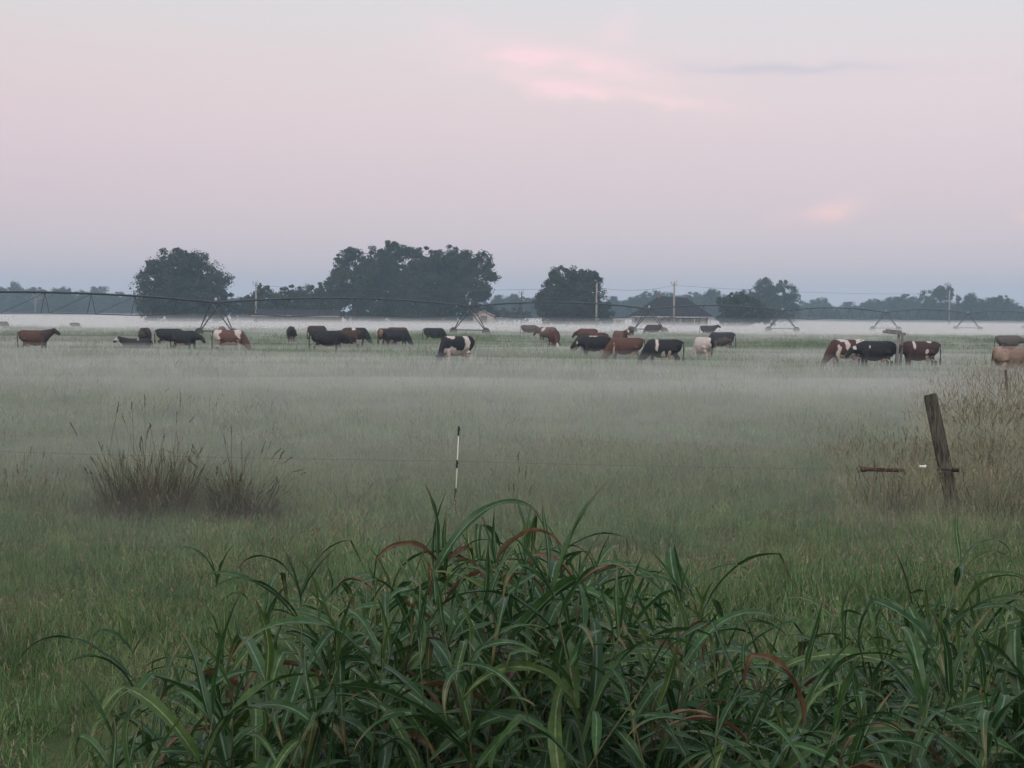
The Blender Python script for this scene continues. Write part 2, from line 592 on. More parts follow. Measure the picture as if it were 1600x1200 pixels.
def tuft_mesh(name, n, rad, hmin, hmax, w, stems, mat, lean=0.5, headw=0.012, stemw=0.0022, headlen=0.08, stemh=1.35, bits=8):
    V, Hd = [], []
    for i in range(n):
        r = rad * math.sqrt(rng.random()); t = rng.random() * 6.283
        blade(V, (r * math.cos(t), r * math.sin(t), -0.02), rng.random() * 6.283, rng.uniform(hmin, hmax), w * rng.uniform(.7, 1.3), abs(rng.normal(0, lean * .5)), rng.uniform(.2, 1.5))
    for i in range(stems):
        r = rad * math.sqrt(rng.random()); t = rng.random() * 6.283
        Hd += seedhead(V, (r * math.cos(t), r * math.sin(t), -0.02), rng.random() * 6.283, hmax * rng.uniform(0.95, stemh), rng.uniform(.05, .5), stemw, headlen, headw, bits)
    nb = len(V) // 4
    m = quads_np(name, np.array(V + Hd), mat)
    for q in ('seed', 'straw', 'darkblade'): m.materials.append(M[q])
    mi = np.zeros(len(m.polygons), dtype=np.int32)
    pick = rng.choice((0, 2, 3), n, p=(.66, .09, .25)) if mat is M['grass'] else np.zeros(n, int)
    mi[:n * 3] = np.repeat(pick, 3)
    mi[nb:] = 1
    m.polygons.foreach_set('material_index', mi)
    return m


def proto_collection(name, meshes):
    c = bpy.data.collections.new(name)
    for m in meshes:
        c.objects.link(bpy.data.objects.new(m.name, m))
    return c


def scatter(name, pts, scl, coll, label, cat, tilt=0.12):
    n = len(pts)
    m = bpy.data.meshes.new(name)
    m.vertices.add(n)
    m.vertices.foreach_set('co', np.asarray(pts, dtype=np.float32).ravel())
    a = m.attributes.new('rot', 'FLOAT_VECTOR', 'POINT')
    rot = np.stack([rng.normal(0, tilt, n), rng.normal(0, tilt, n), rng.random(n) * 6.283], 1).astype(np.float32)
    a.data.foreach_set('vector', rot.ravel())
    a = m.attributes.new('scl', 'FLOAT', 'POINT')
    a.data.foreach_set('value', np.asarray(scl, dtype=np.float32))
    a = m.attributes.new('pick', 'INT', 'POINT')
    a.data.foreach_set('value', rng.integers(0, len(coll.objects), n).astype(np.int32))
    o = obj(name, m)
    ng = bpy.data.node_groups.new(name + '_scatter', 'GeometryNodeTree')
    ng.interface.new_socket('Geometry', in_out='INPUT', socket_type='NodeSocketGeometry')
    ng.interface.new_socket('Geometry', in_out='OUTPUT', socket_type='NodeSocketGeometry')
    N, L = ng.nodes.new, ng.links.new
    gi, go = N('NodeGroupInput'), N('NodeGroupOutput')
    mp = N('GeometryNodeMeshToPoints')
    ci = N('GeometryNodeCollectionInfo')
    ci.inputs['Collection'].default_value = coll
    ci.inputs['Separate Children'].default_value = True
    ci.inputs['Reset Children'].default_value = True
    ip = N('GeometryNodeInstanceOnPoints')
    ip.inputs['Pick Instance'].default_value = True

    def attr(nm, ty):
        x = N('GeometryNodeInputNamedAttribute'); x.data_type = ty; x.inputs['Name'].default_value = nm
        return x.outputs['Attribute']
    e2r = N('FunctionNodeEulerToRotation')
    L(attr('rot', 'FLOAT_VECTOR'), e2r.inputs[0])
    L(gi.outputs[0], mp.inputs[0]); L(mp.outputs[0], ip.inputs['Points'])
    L(ci.outputs[0], ip.inputs['Instance']); L(attr('pick', 'INT'), ip.inputs['Instance Index'])
    L(e2r.outputs[0], ip.inputs['Rotation']); L(attr('scl', 'FLOAT'), ip.inputs['Scale'])
    L(ip.outputs[0], go.inputs[0])
    md = o.modifiers.new('scatter', 'NODES'); md.node_group = ng
    tag(o, label, cat, kind='stuff')
    return o


def fan_points(d0, d1, dens, half=0.40, pad=1.5):
    """random ground points inside the viewing fan between two distances"""
    A = (half * d1 + pad + half * d0 + pad) * (d1 - d0)
    n = int(A * dens)
    y = rng.uniform(d0, d1, n * 2); x = rng.uniform(-1, 1, n * 2) * (half * d1 + pad)
    k = np.abs(x) < half * y + pad
    x, y = x[k][:n], y[k][:n]
    z = np.array([bump_ground(a, b) for a, b in zip(x, y)])
    return np.stack([x, y, z], 1)


near = proto_collection('pasture_tufts_near', [tuft_mesh('grass_tuft', 75, 0.26, 0.10, 0.26, 0.0050, s, M['grass'], lean=0.7, headw=0.007, headlen=0.05, bits=6) for s in (2, 3, 6, 1, 8)])
P = fan_points(6.0, 27, 23)
scl = np.array([0.92 + 0.5 * mnoise.noise(Vector((p[0] * .35, p[1] * .35, 9))) + 0.4 * mnoise.noise(Vector((p[0] * 1.1, p[1] * 1.1, 3))) + rng.normal(0, .12) for p in P]).clip(.72, 1.7)
scatter('pasture_grass', P, scl, near, 'short dewy pasture grass with seed heads in front of the fence', 'grass')
mid = proto_collection('pasture_tufts_mid', [tuft_mesh('grass_tuft_wide', 70, 0.42, 0.14, 0.32, 0.009, s, M['grass'], lean=0.6, headw=0.010, stemw=0.004, bits=6) for s in (1, 2, 4, 0)])
P = fan_points(27, 58, 4.0)
scl = np.array([0.92 + 0.5 * mnoise.noise(Vector((p[0] * .2, p[1] * .2, 4))) + 0.4 * mnoise.noise(Vector((p[0] * .6, p[1] * .6, 7))) + rng.normal(0, .1) for p in P]).clip(.62, 1.6)
scatter('pasture_grass', P, scl, mid, 'pasture grass under the mist beyond the fence wires', 'grass')
farc = proto_collection('pasture_tufts_far', [tuft_mesh('grass_tuft_far', 100, 0.75, 0.28, 0.60, 0.024, s, M['grass'], lean=0.6, headw=0.015, stemw=0.006) for s in (1, 2, 0)])
P = fan_points(58, 190, 1.0)
scl = np.array([0.95 + 0.4 * mnoise.noise(Vector((p[0] * .08, p[1] * .08, 2))) + rng.normal(0, .1) for p in P]).clip(.4, 1.5)
scatter('pasture_grass', P, scl, farc, 'distant pasture grass around the legs of the herd', 'grass')

# dry fence-row grass running away on the right
dryc = proto_collection('dry_tufts', [tuft_mesh('dry_tuft', 50, 0.30, 0.25, 0.72, 0.0085, s, M['dry'], lean=0.6, headw=0.012, headlen=0.16, stemw=0.003, stemh=1.5, bits=10) for s in (6, 9, 4, 11)])
pts, ss = [], []
for i in range(760):
    t = rng.random() ** 0.8
    c = Vector((6.3, 19.3)).lerp(Vector((16.6, 51.0)), t)
    hw = 1.25 + 1.3 * t
    x, y = c.x + rng.normal(0, hw) + 0.3, c.y + rng.normal(0, 1.6)
    if y < 17.2: continue
    e = abs(x - c.x) / hw
    if x < c.x: e *= 1.7
    pts.append((x, y, 0)); ss.append(max(.35, (0.98 - .24 * e) * rng.uniform(.7, 1.15) * (0.8 if t < .1 else 1.0)))
for i in range(460):
    x, y = rng.uniform(3.7, 9.5), rng.uniform(17.2, 24.5)
    if x < 3.7 + (y - 17.2) * .2: continue
    pts.append((x, y, 0)); ss.append(rng.uniform(.42, .86) * (.75 + .05 * (x - 3.9)))
scatter('dry_grass_fencerow', pts, ss, dryc, 'tall tan seeding grass along the fence row behind the leaning post', 'dry grass', tilt=0.1)

# ------------------------------------------------------------------ trees
def crown_mesh(name, blobs, n, size, mat, clump=0.20, seed=0, shell=0.55, holes=0.0):
    r = np.random.default_rng(seed)
    vol = np.array([b[3] * b[4] * b[5] for b in blobs]) ** 0.67
    n = int(n * 3.0); size = size * .60
    cnt = (vol / vol.sum() * n).astype(int)
    allc, alln = [], []
    for b, c in zip(blobs, cnt):
        cen = np.array(b[:3]); rad = np.array(b[3:6])
        nc = max(10, int(c / 75))
        d = r.normal(0, 1, (nc, 3)); d /= np.linalg.norm(d, axis=1)[:, None]
        rr = shell + (1 - shell) * r.random(nc) ** 0.45
        rr *= 1 + r.normal(0, .06, nc).clip(-.2, .07)
        inner = r.random(nc) < 0.28 * (1 - holes)
        rr[inner] = r.random(inner.sum()) * .7
        cc = cen + d * rad * rr[:, None]
        cs = clump * rad.mean() * r.uniform(.5, 2.0, nc)
        k = r.integers(0, nc, c)
        off = r.normal(0, 1, (c, 3)); off /= (np.linalg.norm(off, axis=1)[:, None] + 1e-6)
        off *= (r.random(c) ** .5)[:, None] * np.array((1, 1, .75))
        p = cc[k] + off * cs[k][:, None]
        allc.append(p)
        nn = off + d[k] * .6 + r.normal(0, .5, (c, 3)) + np.array((0, 0, .4))
        alln.append(nn / (np.linalg.norm(nn, axis=1)[:, None] + 1e-6))
    p = np.concatenate(allc); nn = np.concatenate(alln)
    m = len(p)
    a = np.cross(nn, r.normal(0, 1, (m, 3))); a /= (np.linalg.norm(a, axis=1)[:, None] + 1e-6)
    b_ = np.cross(nn, a)
    s = size * r.uniform(.5, 1.3, m)[:, None]
    e = r.uniform(.45, .8, (m, 1))
    bend = nn * s * .25
    V = np.stack([p - a * s * .6 - bend, p - b_ * s * e * .5, p + a * s * .6 - bend, p + b_ * s * e * .5], 1).reshape(-1, 3)
    V[:, 2] = np.maximum(V[:, 2], 0.05)
    return quads_np(name, V, mat)


def trunk_mesh(name, h, r0, limbs, seed):
    r = random.Random(seed)
    mb = MB()
    p = [(0, 0, -.2), (0.02, 0, h * .2), (r.uniform(-.2, .2), r.uniform(-.2, .2), h * .5), (r.uniform(-.4, .4), r.uniform(-.4, .4), h * .85)]
    mb.tube(p, [r0 * 1.35, r0, r0 * .7, r0 * .2], 9)
    for tx, ty, tz in limbs:
        s = Vector(p[1]).lerp(Vector(p[2]), r.random())
        e = Vector((tx, ty, tz))
        mb.tube([s, s.lerp(e, .4) + Vector((0, 0, h * .04)), s.lerp(e, .75), e], [r0 * .42, r0 * .3, r0 * .18, r0 * .05], 6)
    return mb.mesh(name, M['bark'], True)


def tree(name, label, px, d, blobs_px, n, size, seed, group=None, mat='leafA', clump=0.20, shell=0.55, holes=0.0):
    """blobs_px: photo-sized lobes (px, py, half width px, half height px, depth offset m) at distance d"""
    s = d / F
    base = depth(px, hor(px), d); base.z = 0
    t = thing(name, label, 'tree', base, 0, group)
    bl, limbs = [], []
    for bx, by, hw, hh, dy in blobs_px:
        c = depth(bx, by, d + dy) - base
        bl.append((c.x, c.y, c.z, hw * s * 1.06, (hw + hh) * .5 * s, hh * s * 1.04))
        limbs.append((c.x * .9, c.y, c.z))
    x0, x1 = min(b[0] - b[3] for b in bl), max(b[0] + b[3] for b in bl)
    rs = random.Random(seed + 500)
    nk = max(2, int((x1 - x0) / 2.6))
    for k in range(nk):      # low skirt of branches and brush reaching the ground
        hh = rs.uniform(1.5, 2.6)
        bl.append((x0 + (x1 - x0) * (.10 + .80 * (k + .5) / nk), rs.uniform(-1.5, 1.5), hh * .85, 2.0, 1.9, hh))
    top = max(b[2] + b[5] for b in bl)
    obj('crown', crown_mesh('crown', bl, n, size, M[mat], clump, seed, shell, holes), t)
    obj('trunk', trunk_mesh('trunk', top * .8, max(.12, top * .026), limbs, seed), t)
    return t


tree('oak_tree', 'large round dark tree alone at left behind the irrigation pipe', 290, 300,
     [(283, 420, 38, 30, 0), (250, 445, 34, 36, -2), (315, 440, 38, 38, 1), (285, 470, 62, 36, 0), (335, 472, 27, 30, 0), (238, 425, 17, 16, 1),
      (237, 474, 24, 28, -1), (272, 402, 24, 15, 1), (303, 407, 22, 14, 0), (222, 450, 8, 6, 0)], 15000, .75, 11, clump=.24)
grp = 'trees of the tall central grove'
tree('broadleaf_tree', 'left shoulder tree of the tall central grove', 553, 330,
     [(550, 430, 34, 36, 0), (545, 405, 25, 17, 0), (530, 455, 18, 30, 0), (565, 470, 40, 32, 2), (585, 430, 26, 40, 1), (524, 425, 9, 12, 0)], 9500, .8, 21, grp)
tree('broadleaf_tree', 'tallest tree in the middle of the central grove', 615, 338,
     [(615, 400, 30, 20, 0), (600, 420, 32, 28, 0), (635, 425, 32, 34, 1), (615, 460, 50, 40, 0), (612, 386, 16, 10, 0), (640, 394, 10, 8, 0)], 12000, .8, 22, grp)
tree('broadleaf_tree', 'narrow dark tree right of the tallest grove tree', 664, 328,
     [(662, 408, 26, 20, 0), (668, 440, 34, 40, 0), (660, 474, 36, 30, 0)], 8000, .8, 23, grp)
tree('broadleaf_tree', 'broad flat topped tree near the right of the grove', 702, 334,
     [(702, 404, 32, 19, 0), (690, 430, 30, 34, 0), (718, 430, 24, 36, 1), (705, 468, 36, 34, 0)], 9500, .8, 24, grp)
tree('broadleaf_tree', 'open airy tree with sky gaps at right end of grove', 744, 326,
     [(745, 412, 22, 18, 0), (752, 440, 22, 26, 0), (735, 458, 22, 24, 0), (763, 425, 11, 14, 0), (728, 420, 14, 22, 0)], 5200, .75, 25, grp, clump=.26, shell=.62, holes=.6)
tree('broadleaf_tree', 'dense dark tree between two utility poles right of centre', 888, 295,
     [(878, 440, 30, 22, 0), (912, 440, 26, 20, 0), (870, 465, 32, 32, 0), (912, 465, 30, 38, 1), (890, 480, 44, 26, 0), (850, 472, 13, 24, 0), (916, 428, 12, 8, 0)], 13500, .7, 26, clump=.22)
tree('small_tree', 'small dark tree tucked against the right side of the pole by the dense tree', 945, 305,
     [(945, 478, 12, 15, 0), (944, 492, 14, 12, 0)], 1600, .6, 27)
tree('broadleaf_tree', 'dark rounded tree just right of the hip roofed house', 1150, 310,
     [(1150, 472, 26, 18, 0), (1138, 488, 18, 18, 0), (1165, 488, 22, 18, 0), (1190, 484, 22, 14, 3)], 6500, .65, 28, mat='leafA')
tree('broadleaf_tree', 'tall paler domed tree behind the dark one right of house', 1207, 470,
     [(1205, 455, 34, 20, 0), (1190, 470, 26, 24, 0), (1225, 470, 22, 24, 0), (1208, 485, 40, 18, 0)], 7500, 1.0, 29, mat='leafB')
grp = 'low trees left of the central grove'
for lb, px, d, bl, s_ in (
        ('low bushy tree beside the left utility pole', 425, 330, [(425, 466, 28, 20, 0), (410, 476, 24, 18, 0), (440, 474, 22, 20, 0), (412, 451, 11, 9, 0)], 31),
        ('low dark tree midway between left pole and central grove', 462, 335, [(460, 462, 24, 18, 0), (477, 466, 26, 20, 0), (462, 478, 32, 16, 0)], 32),
        ('low dark tree against the left foot of the central grove', 502, 325, [(500, 460, 22, 20, 0), (515, 464, 20, 26, 0), (500, 478, 30, 18, 0)], 33),
        ('thin small tree right of the big lone left tree', 385, 350, [(385, 474, 16, 12, 0), (395, 470, 10, 11, 0), (375, 482, 14, 10, 0)], 34)):
    tree('low_tree', lb, px, d, bl, 5000, .7, s_, grp)
for lb, px, d, bl, s_, n in (
        ('scrubby thicket tree at right foot of the airy grove tree', 757, 360, [(757, 486, 18, 10, 0), (770, 490, 14, 9, 0)], 35, 2200),
        ('low dark scrub left of the utility pole by the dense tree', 800, 370, [(795, 490, 18, 9, 0), (815, 490, 14, 9, 0)], 36, 2200)):
    tree('low_tree', lb, px, d, bl, n, .6, s_, 'scrub beside the gabled shed', mat='leafB')

# far tree line: individuals sharing a few crowns
FT = []
for k in range(6):
    r = random.Random(50 + k)
    bl = []
    for j in range(r.randint(4, 6)):
        a = r.random() * 6.28
        bl.append((math.cos(a) * 2.4 * r.random(), math.sin(a) * 2.4 * r.random(), 4.2 + r.uniform(-1.4, 2.4), r.uniform(1.8, 2.8), r.uniform(1.8, 2.8), r.uniform(1.7, 2.6)))
    bl.append((0, 0, 2.6, 4.2, 4.0, 2.6)); bl.append((-2.2, 0, 1.5, 2.6, 2.6, 1.6)); bl.append((2.2, 0, 1.5, 2.6, 2.6, 1.6))
    cm = crown_mesh('crown', bl, 4600, .66, M['leafB'], .30, 60 + k)
    zmax = max(v.co.z for v in cm.vertices)
    FT.append((cm, trunk_mesh('trunk', 6, .2, [b[:3] for b in bl], k), zmax))
k = 90
FT.append((crown_mesh('crown', [(0, 0, 5, 1.3, 1.3, 5.0), (0, 0, 3, 1.8, 1.8, 3)], 2600, .6, M['leafB'], .24, k), trunk_mesh('trunk', 8, .16, [], 9), 10.2))
FT.append((crown_mesh('crown', [(0, 0, 8.2, 2.8, 2.6, 1.9), (-1.2, 0, 7.6, 2, 2, 1.3), (1.5, .3, 7.7, 1.8, 2, 1.2), (0.4, 0, 3.2, 3, 3, 2.6)], 3400, .6, M['leafB'], .24, 91), trunk_mesh('trunk', 8, .25, [(-1.2, 0, 7.5), (1.5, .3, 7.6)], 12), 10.1))

# (photo x, photo y of top, distance, crown half width px, kind)
far_spec = [(-60, 452, 700, 34, 0), (-20, 447, 700, 30, 1), (12, 452, 690, 26, 2), (25, 444, 720, 16, 4), (48, 452, 700, 22, 3), (78, 457, 720, 22, 0), (106, 452, 700, 20, 5),
            (128, 456, 690, 20, 1), (146, 451, 710, 18, 2), (170, 462, 700, 22, 4), (195, 459, 650, 20, 3), (225, 462, 650, 22, 0), (372, 466, 600, 18, 1), (395, 468, 600, 18, 2),
            (770, 464, 640, 16, 2), (792, 462, 650, 18, 0), (815, 466, 640, 16, 5), (832, 468, 650, 14, 1),
            (950, 470, 640, 16, 3), (965, 466, 620, 12, 2), (988, 464, 640, 20, 0), (1008, 458, 620, 18, 1), (1030, 457, 630, 14, 4), (1052, 462, 610, 16, 3), (1078, 464, 640, 20, 5),
            (1100, 455, 630, 20, 0), (1122, 458, 620, 14, 2), (1140, 466, 640, 18, 1), (1255, 472, 760, 18, 3), (1272, 468, 760, 18, 0), (1294, 471, 760, 18, 5), (1316, 474, 760, 16, 2),
            (1335, 478, 780, 14, 1), (1358, 474, 700, 14, 4), (1380, 470, 700, 20, 0), (1405, 463, 690, 22, 3), (1428, 466, 690, 18, 1), (1455, 458, 600, 18, 2), (1475, 452, 590, 20, 7),
            (1497, 463, 600, 7, 6), (1508, 465, 610, 12, 5), (1527, 462, 600, 20, 0), (1548, 468, 600, 16, 4), (1561, 465, 590, 18, 3), (1585, 475, 620, 18, 1), (1610, 474, 620, 20, 2), (1640, 470, 620, 22, 0),
            (1350, 482, 760, 18, 2), (1440, 478, 640, 18, 0), (1490, 480, 640, 22, 4), (1240, 476, 700, 16, 5), (860, 470, 640, 18, 0), (300, 470, 640, 24, 4), (335, 470, 640, 20, 2)]
_rf = random.Random(77)
_sk = [(-60, 458), (150, 458), (200, 466), (360, 472), (420, 474), (760, 470), (840, 474), (950, 474), (1000, 466), (1130, 464), (1240, 478), (1340, 484), (1380, 476), (1450, 470), (1580, 476), (1660, 478)]
for fx in range(-50, 1660, 30):
    if 420 < fx < 750: continue
    fy = np.interp(fx, [q[0] for q in _sk], [q[1] for q in _sk]) + _rf.uniform(-6, 4)
    far_spec.append((fx + _rf.uniform(-8, 8), fy, (_rf.uniform(600, 700) if not 960 < fx < 1140 else 780), _rf.uniform(22, 30), _rf.randrange(6)))
far_spec.sort()
for i, (px, py, d, hw, kd) in enumerate(far_spec):
    cm, tm, zmax = FT[kd]
    b = depth(px, hor(px), d); b.z = 0
    hgt = depth(px, py, d).z
    t = thing('far_tree', '', 'tree', b, random.random() * 6.28, 'hazy far tree line')
    c, tr = obj('crown', cm, t), obj('trunk', tm, t)
    zs = 1.12 * hgt / zmax
    xs = 1.15 * hw / F * d / (4.3 if kd < 6 else (1.9 if kd == 6 else 3.6))
    t.scale = (xs, xs, zs)
    if px < 55: w = ('hazy blue tree in the far line at left edge, left of the bare tree', 'l0')
    elif px < 130: w = ('hazy blue tree in the far line just right of the pale bare tree', 'l1')
    elif px < 230: w = ('hazy blue tree in the far line at left foot of the big lone tree', 'left')
    elif px < 420: w = ('hazy far tree glimpsed beside the big lone left tree', 'l2')
    elif px < 900: w = ('pale far tree on the skyline between the central grove and dense dark tree', 'm')
    elif px < 1150: w = ('hazy far tree on the skyline behind the hip roofed house', 'h')
    elif px < 1340: w = ('low pale far tree in the dip right of the domed tree', 'd')
    elif px < 1450: w = ('hazy far tree in the right hand line left of the mushroom shaped tree', 'r0')
    elif px < 1500: w = ('hazy far tree crowding the mushroom shaped tree at right', 'r1')
    else: w = ('hazy far tree at right end of the line, right of the pointed evergreen', 'r')
    t['label'] = w[0]
    t['group'] = {'l0': 'far trees at left edge', 'l1': 'far trees right of the bare tree', 'r0': 'far trees left of the mushroom tree', 'r1': 'far trees by the mushroom tree', 'left': 'far trees at left', 'l2': 'far trees by the lone tree', 'm': 'far trees right of the grove', 'h': 'far trees behind the house', 'd': 'far trees in the dip', 'r': 'far trees at right'}[w[1]]
    if kd == 6:
        t['label'] = 'slim pointed evergreen in the right hand far tree line'; del t['group']
    if kd == 7:
        t['label'] = 'taller mushroom shaped tree with sky gaps in the right hand far line'; del t['group']
# bare tree
b = depth(55, hor(55), 560); b.z = 0
t = thing('bare_tree', 'pale leafless tree above the far left tree line', 'tree', b)
mb = MB()
mb.tube([(0, 0, -.2), (0, 0, 4), (.2, 0, 7)], [.22, .18, .1], 7)
mb.build('trunk', M['polewood'], t, True)
mb = MB(); r = random.Random(3)
for k in range(26):
    a = r.uniform(-1.15, 1.15); L = r.uniform(2.5, 5.5); s = Vector((0.05, 0, r.uniform(3.5, 6.5)))
    e = s + Vector((math.sin(a) * L, r.uniform(-1.5, 1.5), abs(math.cos(a)) * L))
    e.z = min(e.z, 11.6)
    mb.tube([s, s.lerp(e, .5) + Vector((0, 0, .25)), e], [.07, .045, .02], 5)
mb.build('branch', M['polewood'], t, True)

# ------------------------------------------------------------------ buildings
def gable_shed(label, px, yb_top, d, w, dep, eave, ridge, wallm, roofm):
    b = depth(px, hor(px), d); b.z = 0
    t = thing('gabled_shed', label, 'shed', b)
    mb = MB()
    mb.add([(-w / 2, 0, 0), (w / 2, 0, 0), (w / 2, 0, eave), (0, 0, ridge), (-w / 2, 0, eave), (-w / 2, dep, 0), (w / 2, dep, 0), (w / 2, dep, eave), (0, dep, ridge), (-w / 2, dep, eave)],
           [(0, 1, 2, 3, 4), (9, 8, 7, 6, 5), (1, 6, 7, 2), (5, 0, 4, 9), (0, 5, 6, 1)])
    mb.build('wall', wallm, t)
    for s in (-1, 1):
        mb = MB()
        x0, x1 = 0, s * (w / 2 + .35)
        z1 = eave - .35 * (ridge - eave) / (w / 2)
        mb.add([(x0, -.35, ridge + .03), (x1, -.35, z1 + .03), (x1, dep + .35, z1 + .03), (x0, dep + .35, ridge + .03),
                (x0, -.35, ridge + .14), (x1, -.35, z1 + .14), (x1, dep + .35, z1 + .14), (x0, dep + .35, ridge + .14)],
               [(0, 1, 2, 3), (7, 6, 5, 4), (0, 4, 5, 1), (1, 5, 6, 2), (2, 6, 7, 3), (3, 7, 4, 0)])
        mb.build('roof', roofm, t)
    mb = MB(); mb.box((0, -.03, 1.05), (1.3, .05, 2.1)); mb.build('door', M['brick'], t)
    return t


gable_shed('small pale gabled shed right of the central grove', 756, 488, 300, 3.9, 6, 2.1, 3.1, M['pale'], M['pale'])

# long low barn
b = depth(462, hor(462), 312); b.z = 0
t = thing('low_barn', 'long low dark roofed barn in front of the central grove', 'barn', b)
mb = MB(); mb.box((0, 4, .9), (17, 7.4, 1.8)); mb.build('wall', M['brick'], t)
mb = MB()
mb.add([(-9, -.4, 1.75), (9, -.4, 1.75), (9, 8.4, 1.75), (-9, 8.4, 1.75), (-8.6, 4, 3.0), (8.6, 4, 3.0)], [(0, 1, 5, 4), (2, 3, 4, 5), (1, 2, 5), (3, 0, 4), (3, 2, 1, 0)])
mb.build('roof', M['roof'], t)
mb = MB(); mb.box((0, -.43, 1.72), (18, .05, .14)); mb.build('fascia', M['white'], t)
for k in range(5):
    mb = MB(); mb.box((-6.5 + 3.2 * k, .27, .95), (1.1, .06, .8)); w = mb.build('window', M['white'], t)
    mb = MB(); mb.box((-6.5 + 3.2 * k, .225, .95), (.9, .04, .62)); mb.build('pane', M['glass'], w)

# hip roofed house with porch
b = depth(1051, hor(1051), 322); b.z = 0
t = thing('house', 'low house with big dark hip roof and white porch posts', 'house', b)
mb = MB(); mb.box((0, 6.2, 1.15), (15.4, 8, 2.3)); mb.build('wall', M['brick'], t)
mb = MB()
E = 2.18
mb.add([(-8.6, 0, E), (8.6, 0, E), (8.6, 11.2, E), (-8.6, 11.2, E), (-2.4, 5.6, 6.6), (3.4, 5.6, 6.3), (-8.6, 0, E + .12), (8.6, 0, E + .12), (8.6, 11.2, E + .12), (-8.6, 11.2, E + .12)],
       [(3, 2, 1, 0), (0, 1, 7, 6), (1, 2, 8, 7), (2, 3, 9, 8), (3, 0, 6, 9), (6, 7, 5, 4), (7, 8, 5), (8, 9, 4, 5), (9, 6, 4)])
rf = mb.build('roof', M['roof'], t)
mb = MB(); mb.box((-2.5, 5.6, 6.5), (.9, .9, 1.0)); mb.build('chimney', M['brick'], rf)
mb = MB(); mb.box((0, -.04, E - .02), (17.2, .06, .22)); mb.build('fascia', M['white'], t)
for x in (-8.2, -3.4, 1.6, 4.6, 7.9):
    mb = MB(); mb.box((x, .15, (E - .1) / 2), (.17, .17, E - .1)); mb.build('porch_post', M['white'], t)
mb = MB(); mb.box((0, 1.1, .08), (17, 2.2, .16)); mb.build('porch_floor', M['pale'], t)
mb = MB(); mb.box((-4.8, 2.16, 1.0), (4.6, .08, 1.9)); mb.build('garage_door', M['white'], t)
mb = MB(); mb.box((6.6, 2.16, 1.15), (1.0, .08, 2.0)); dr = mb.build('door', M['white'], t)
mb = MB(); mb.box((6.95, 2.10, 1.1), (.08, .05, .14)); mb.build('handle', M['steel'], dr)
for x in (-.6, 2.6, 4.9):
    mb = MB(); mb.box((x, 2.17, 1.4), (1.2, .07, 1.1)); w = mb.build('window', M['white'], t)
    mb = MB(); mb.box((x, 2.12, 1.4), (1.0, .05, .9)); mb.build('pane', M['glass'], w)

# small white flat shed left of house
b = depth(964, hor(964), 318); b.z = 0
t = thing('white_shed', 'low white flat roofed shed just left of the house', 'shed', b)
mb = MB(); mb.box((0, 1.5, .75), (3.3, 3, 1.5)); mb.build('wall', M['pale'], t)
mb = MB(); mb.box((0, 1.5, 1.56), (3.6, 3.3, .12)); mb.build('roof', M['white'], t)
mb = MB(); mb.box((.3, -.03, .7), (.9, .05, 1.3)); mb.build('door', M['brick'], t)

# utility poles
for lb, px, ytop, d, rad, m, arm in (('grey utility pole right of the lone left tree', 400, 440, 290, .17, 'polewood', 1),
                                     ('dark utility pole in the gap right of the gabled shed', 815, 455, 330, .15, 'poledark', 1),
                                     ('pale utility pole in front of the dense dark tree', 932, 443, 270, .19, 'polewood', 2),
                                     ('tall utility pole in front of the hip roofed house', 1053, 440, 285, .19, 'polewood', 1),
                                     ('faint pale utility pole among the far right trees', 1483, 454, 420, .2, 'polewood', 1)):
    b = depth(px, hor(px), d); b.z = 0
    top = depth(px, ytop, d).z
    t = thing('utility_pole', lb, 'utility pole', b, 0, 'utility poles along the far road')
    mb = MB(); mb.tube([(.0, 0, -.3), (0, 0, top * .5), (0, 0, top)], [rad * 1.15, rad, rad * .8], 10); mb.build('pole', M[m], t, True)
    mb = MB(); mb.tube([(0, -.1, top - .9), (-.55, -.1, top - .35), (-.6, -.1, top + .1)], [.05, .05, .04], 6)
    mb.tube([(0, -.1, top - .8), (.35, -.1, top - .5), (.38, -.1, top + .25)], [.05, .05, .04], 6); mb.build('insulator_bracket', M['poledark'], t)
    if arm == 2:
        mb = MB(); mb.tube([(.32, -.25, top - 2.6), (.32, -.25, top - 1.6)], .26, 12); mb.build('transformer', M['steel'], t, True)
for lb, a_, b_ in (('power line from left pole across to middle pole', (400, 446, 290), (932, 449, 270)), ('power line between the two poles right of centre', (932, 449, 270), (1053, 446, 285)),
                   ('power line from house pole to the far right pole', (1053, 446, 285), (1483, 458, 420))):
    A, B = depth(*a_), depth(*b_)
    mb = MB(); mb.tube([A.lerp(B, i / 16) - Vector((0, 0, 4 * .7 * (i / 16) * (1 - i / 16))) for i in range(17)], .022, 5)
    tag(mb.build('power_line', M['poledark']), lb, 'power line')
r = random.Random(8)
for k, px in enumerate((778, 785, 792, 800)):
    b = depth(px, hor(px), 292 + k * 3); b.z = 0
    mb = MB(); mb.tube([(0, 0, -.2), (.03, 0, .8), (.02, 0, 1.55)], [.09, .085, .08], 8)
    o = mb.build('yard_fence_post', M['white'], None, True); o.location = b
    tag(o, 'small pale fence post right of the gabled shed', 'fence post', 'pale posts right of the gabled shed')

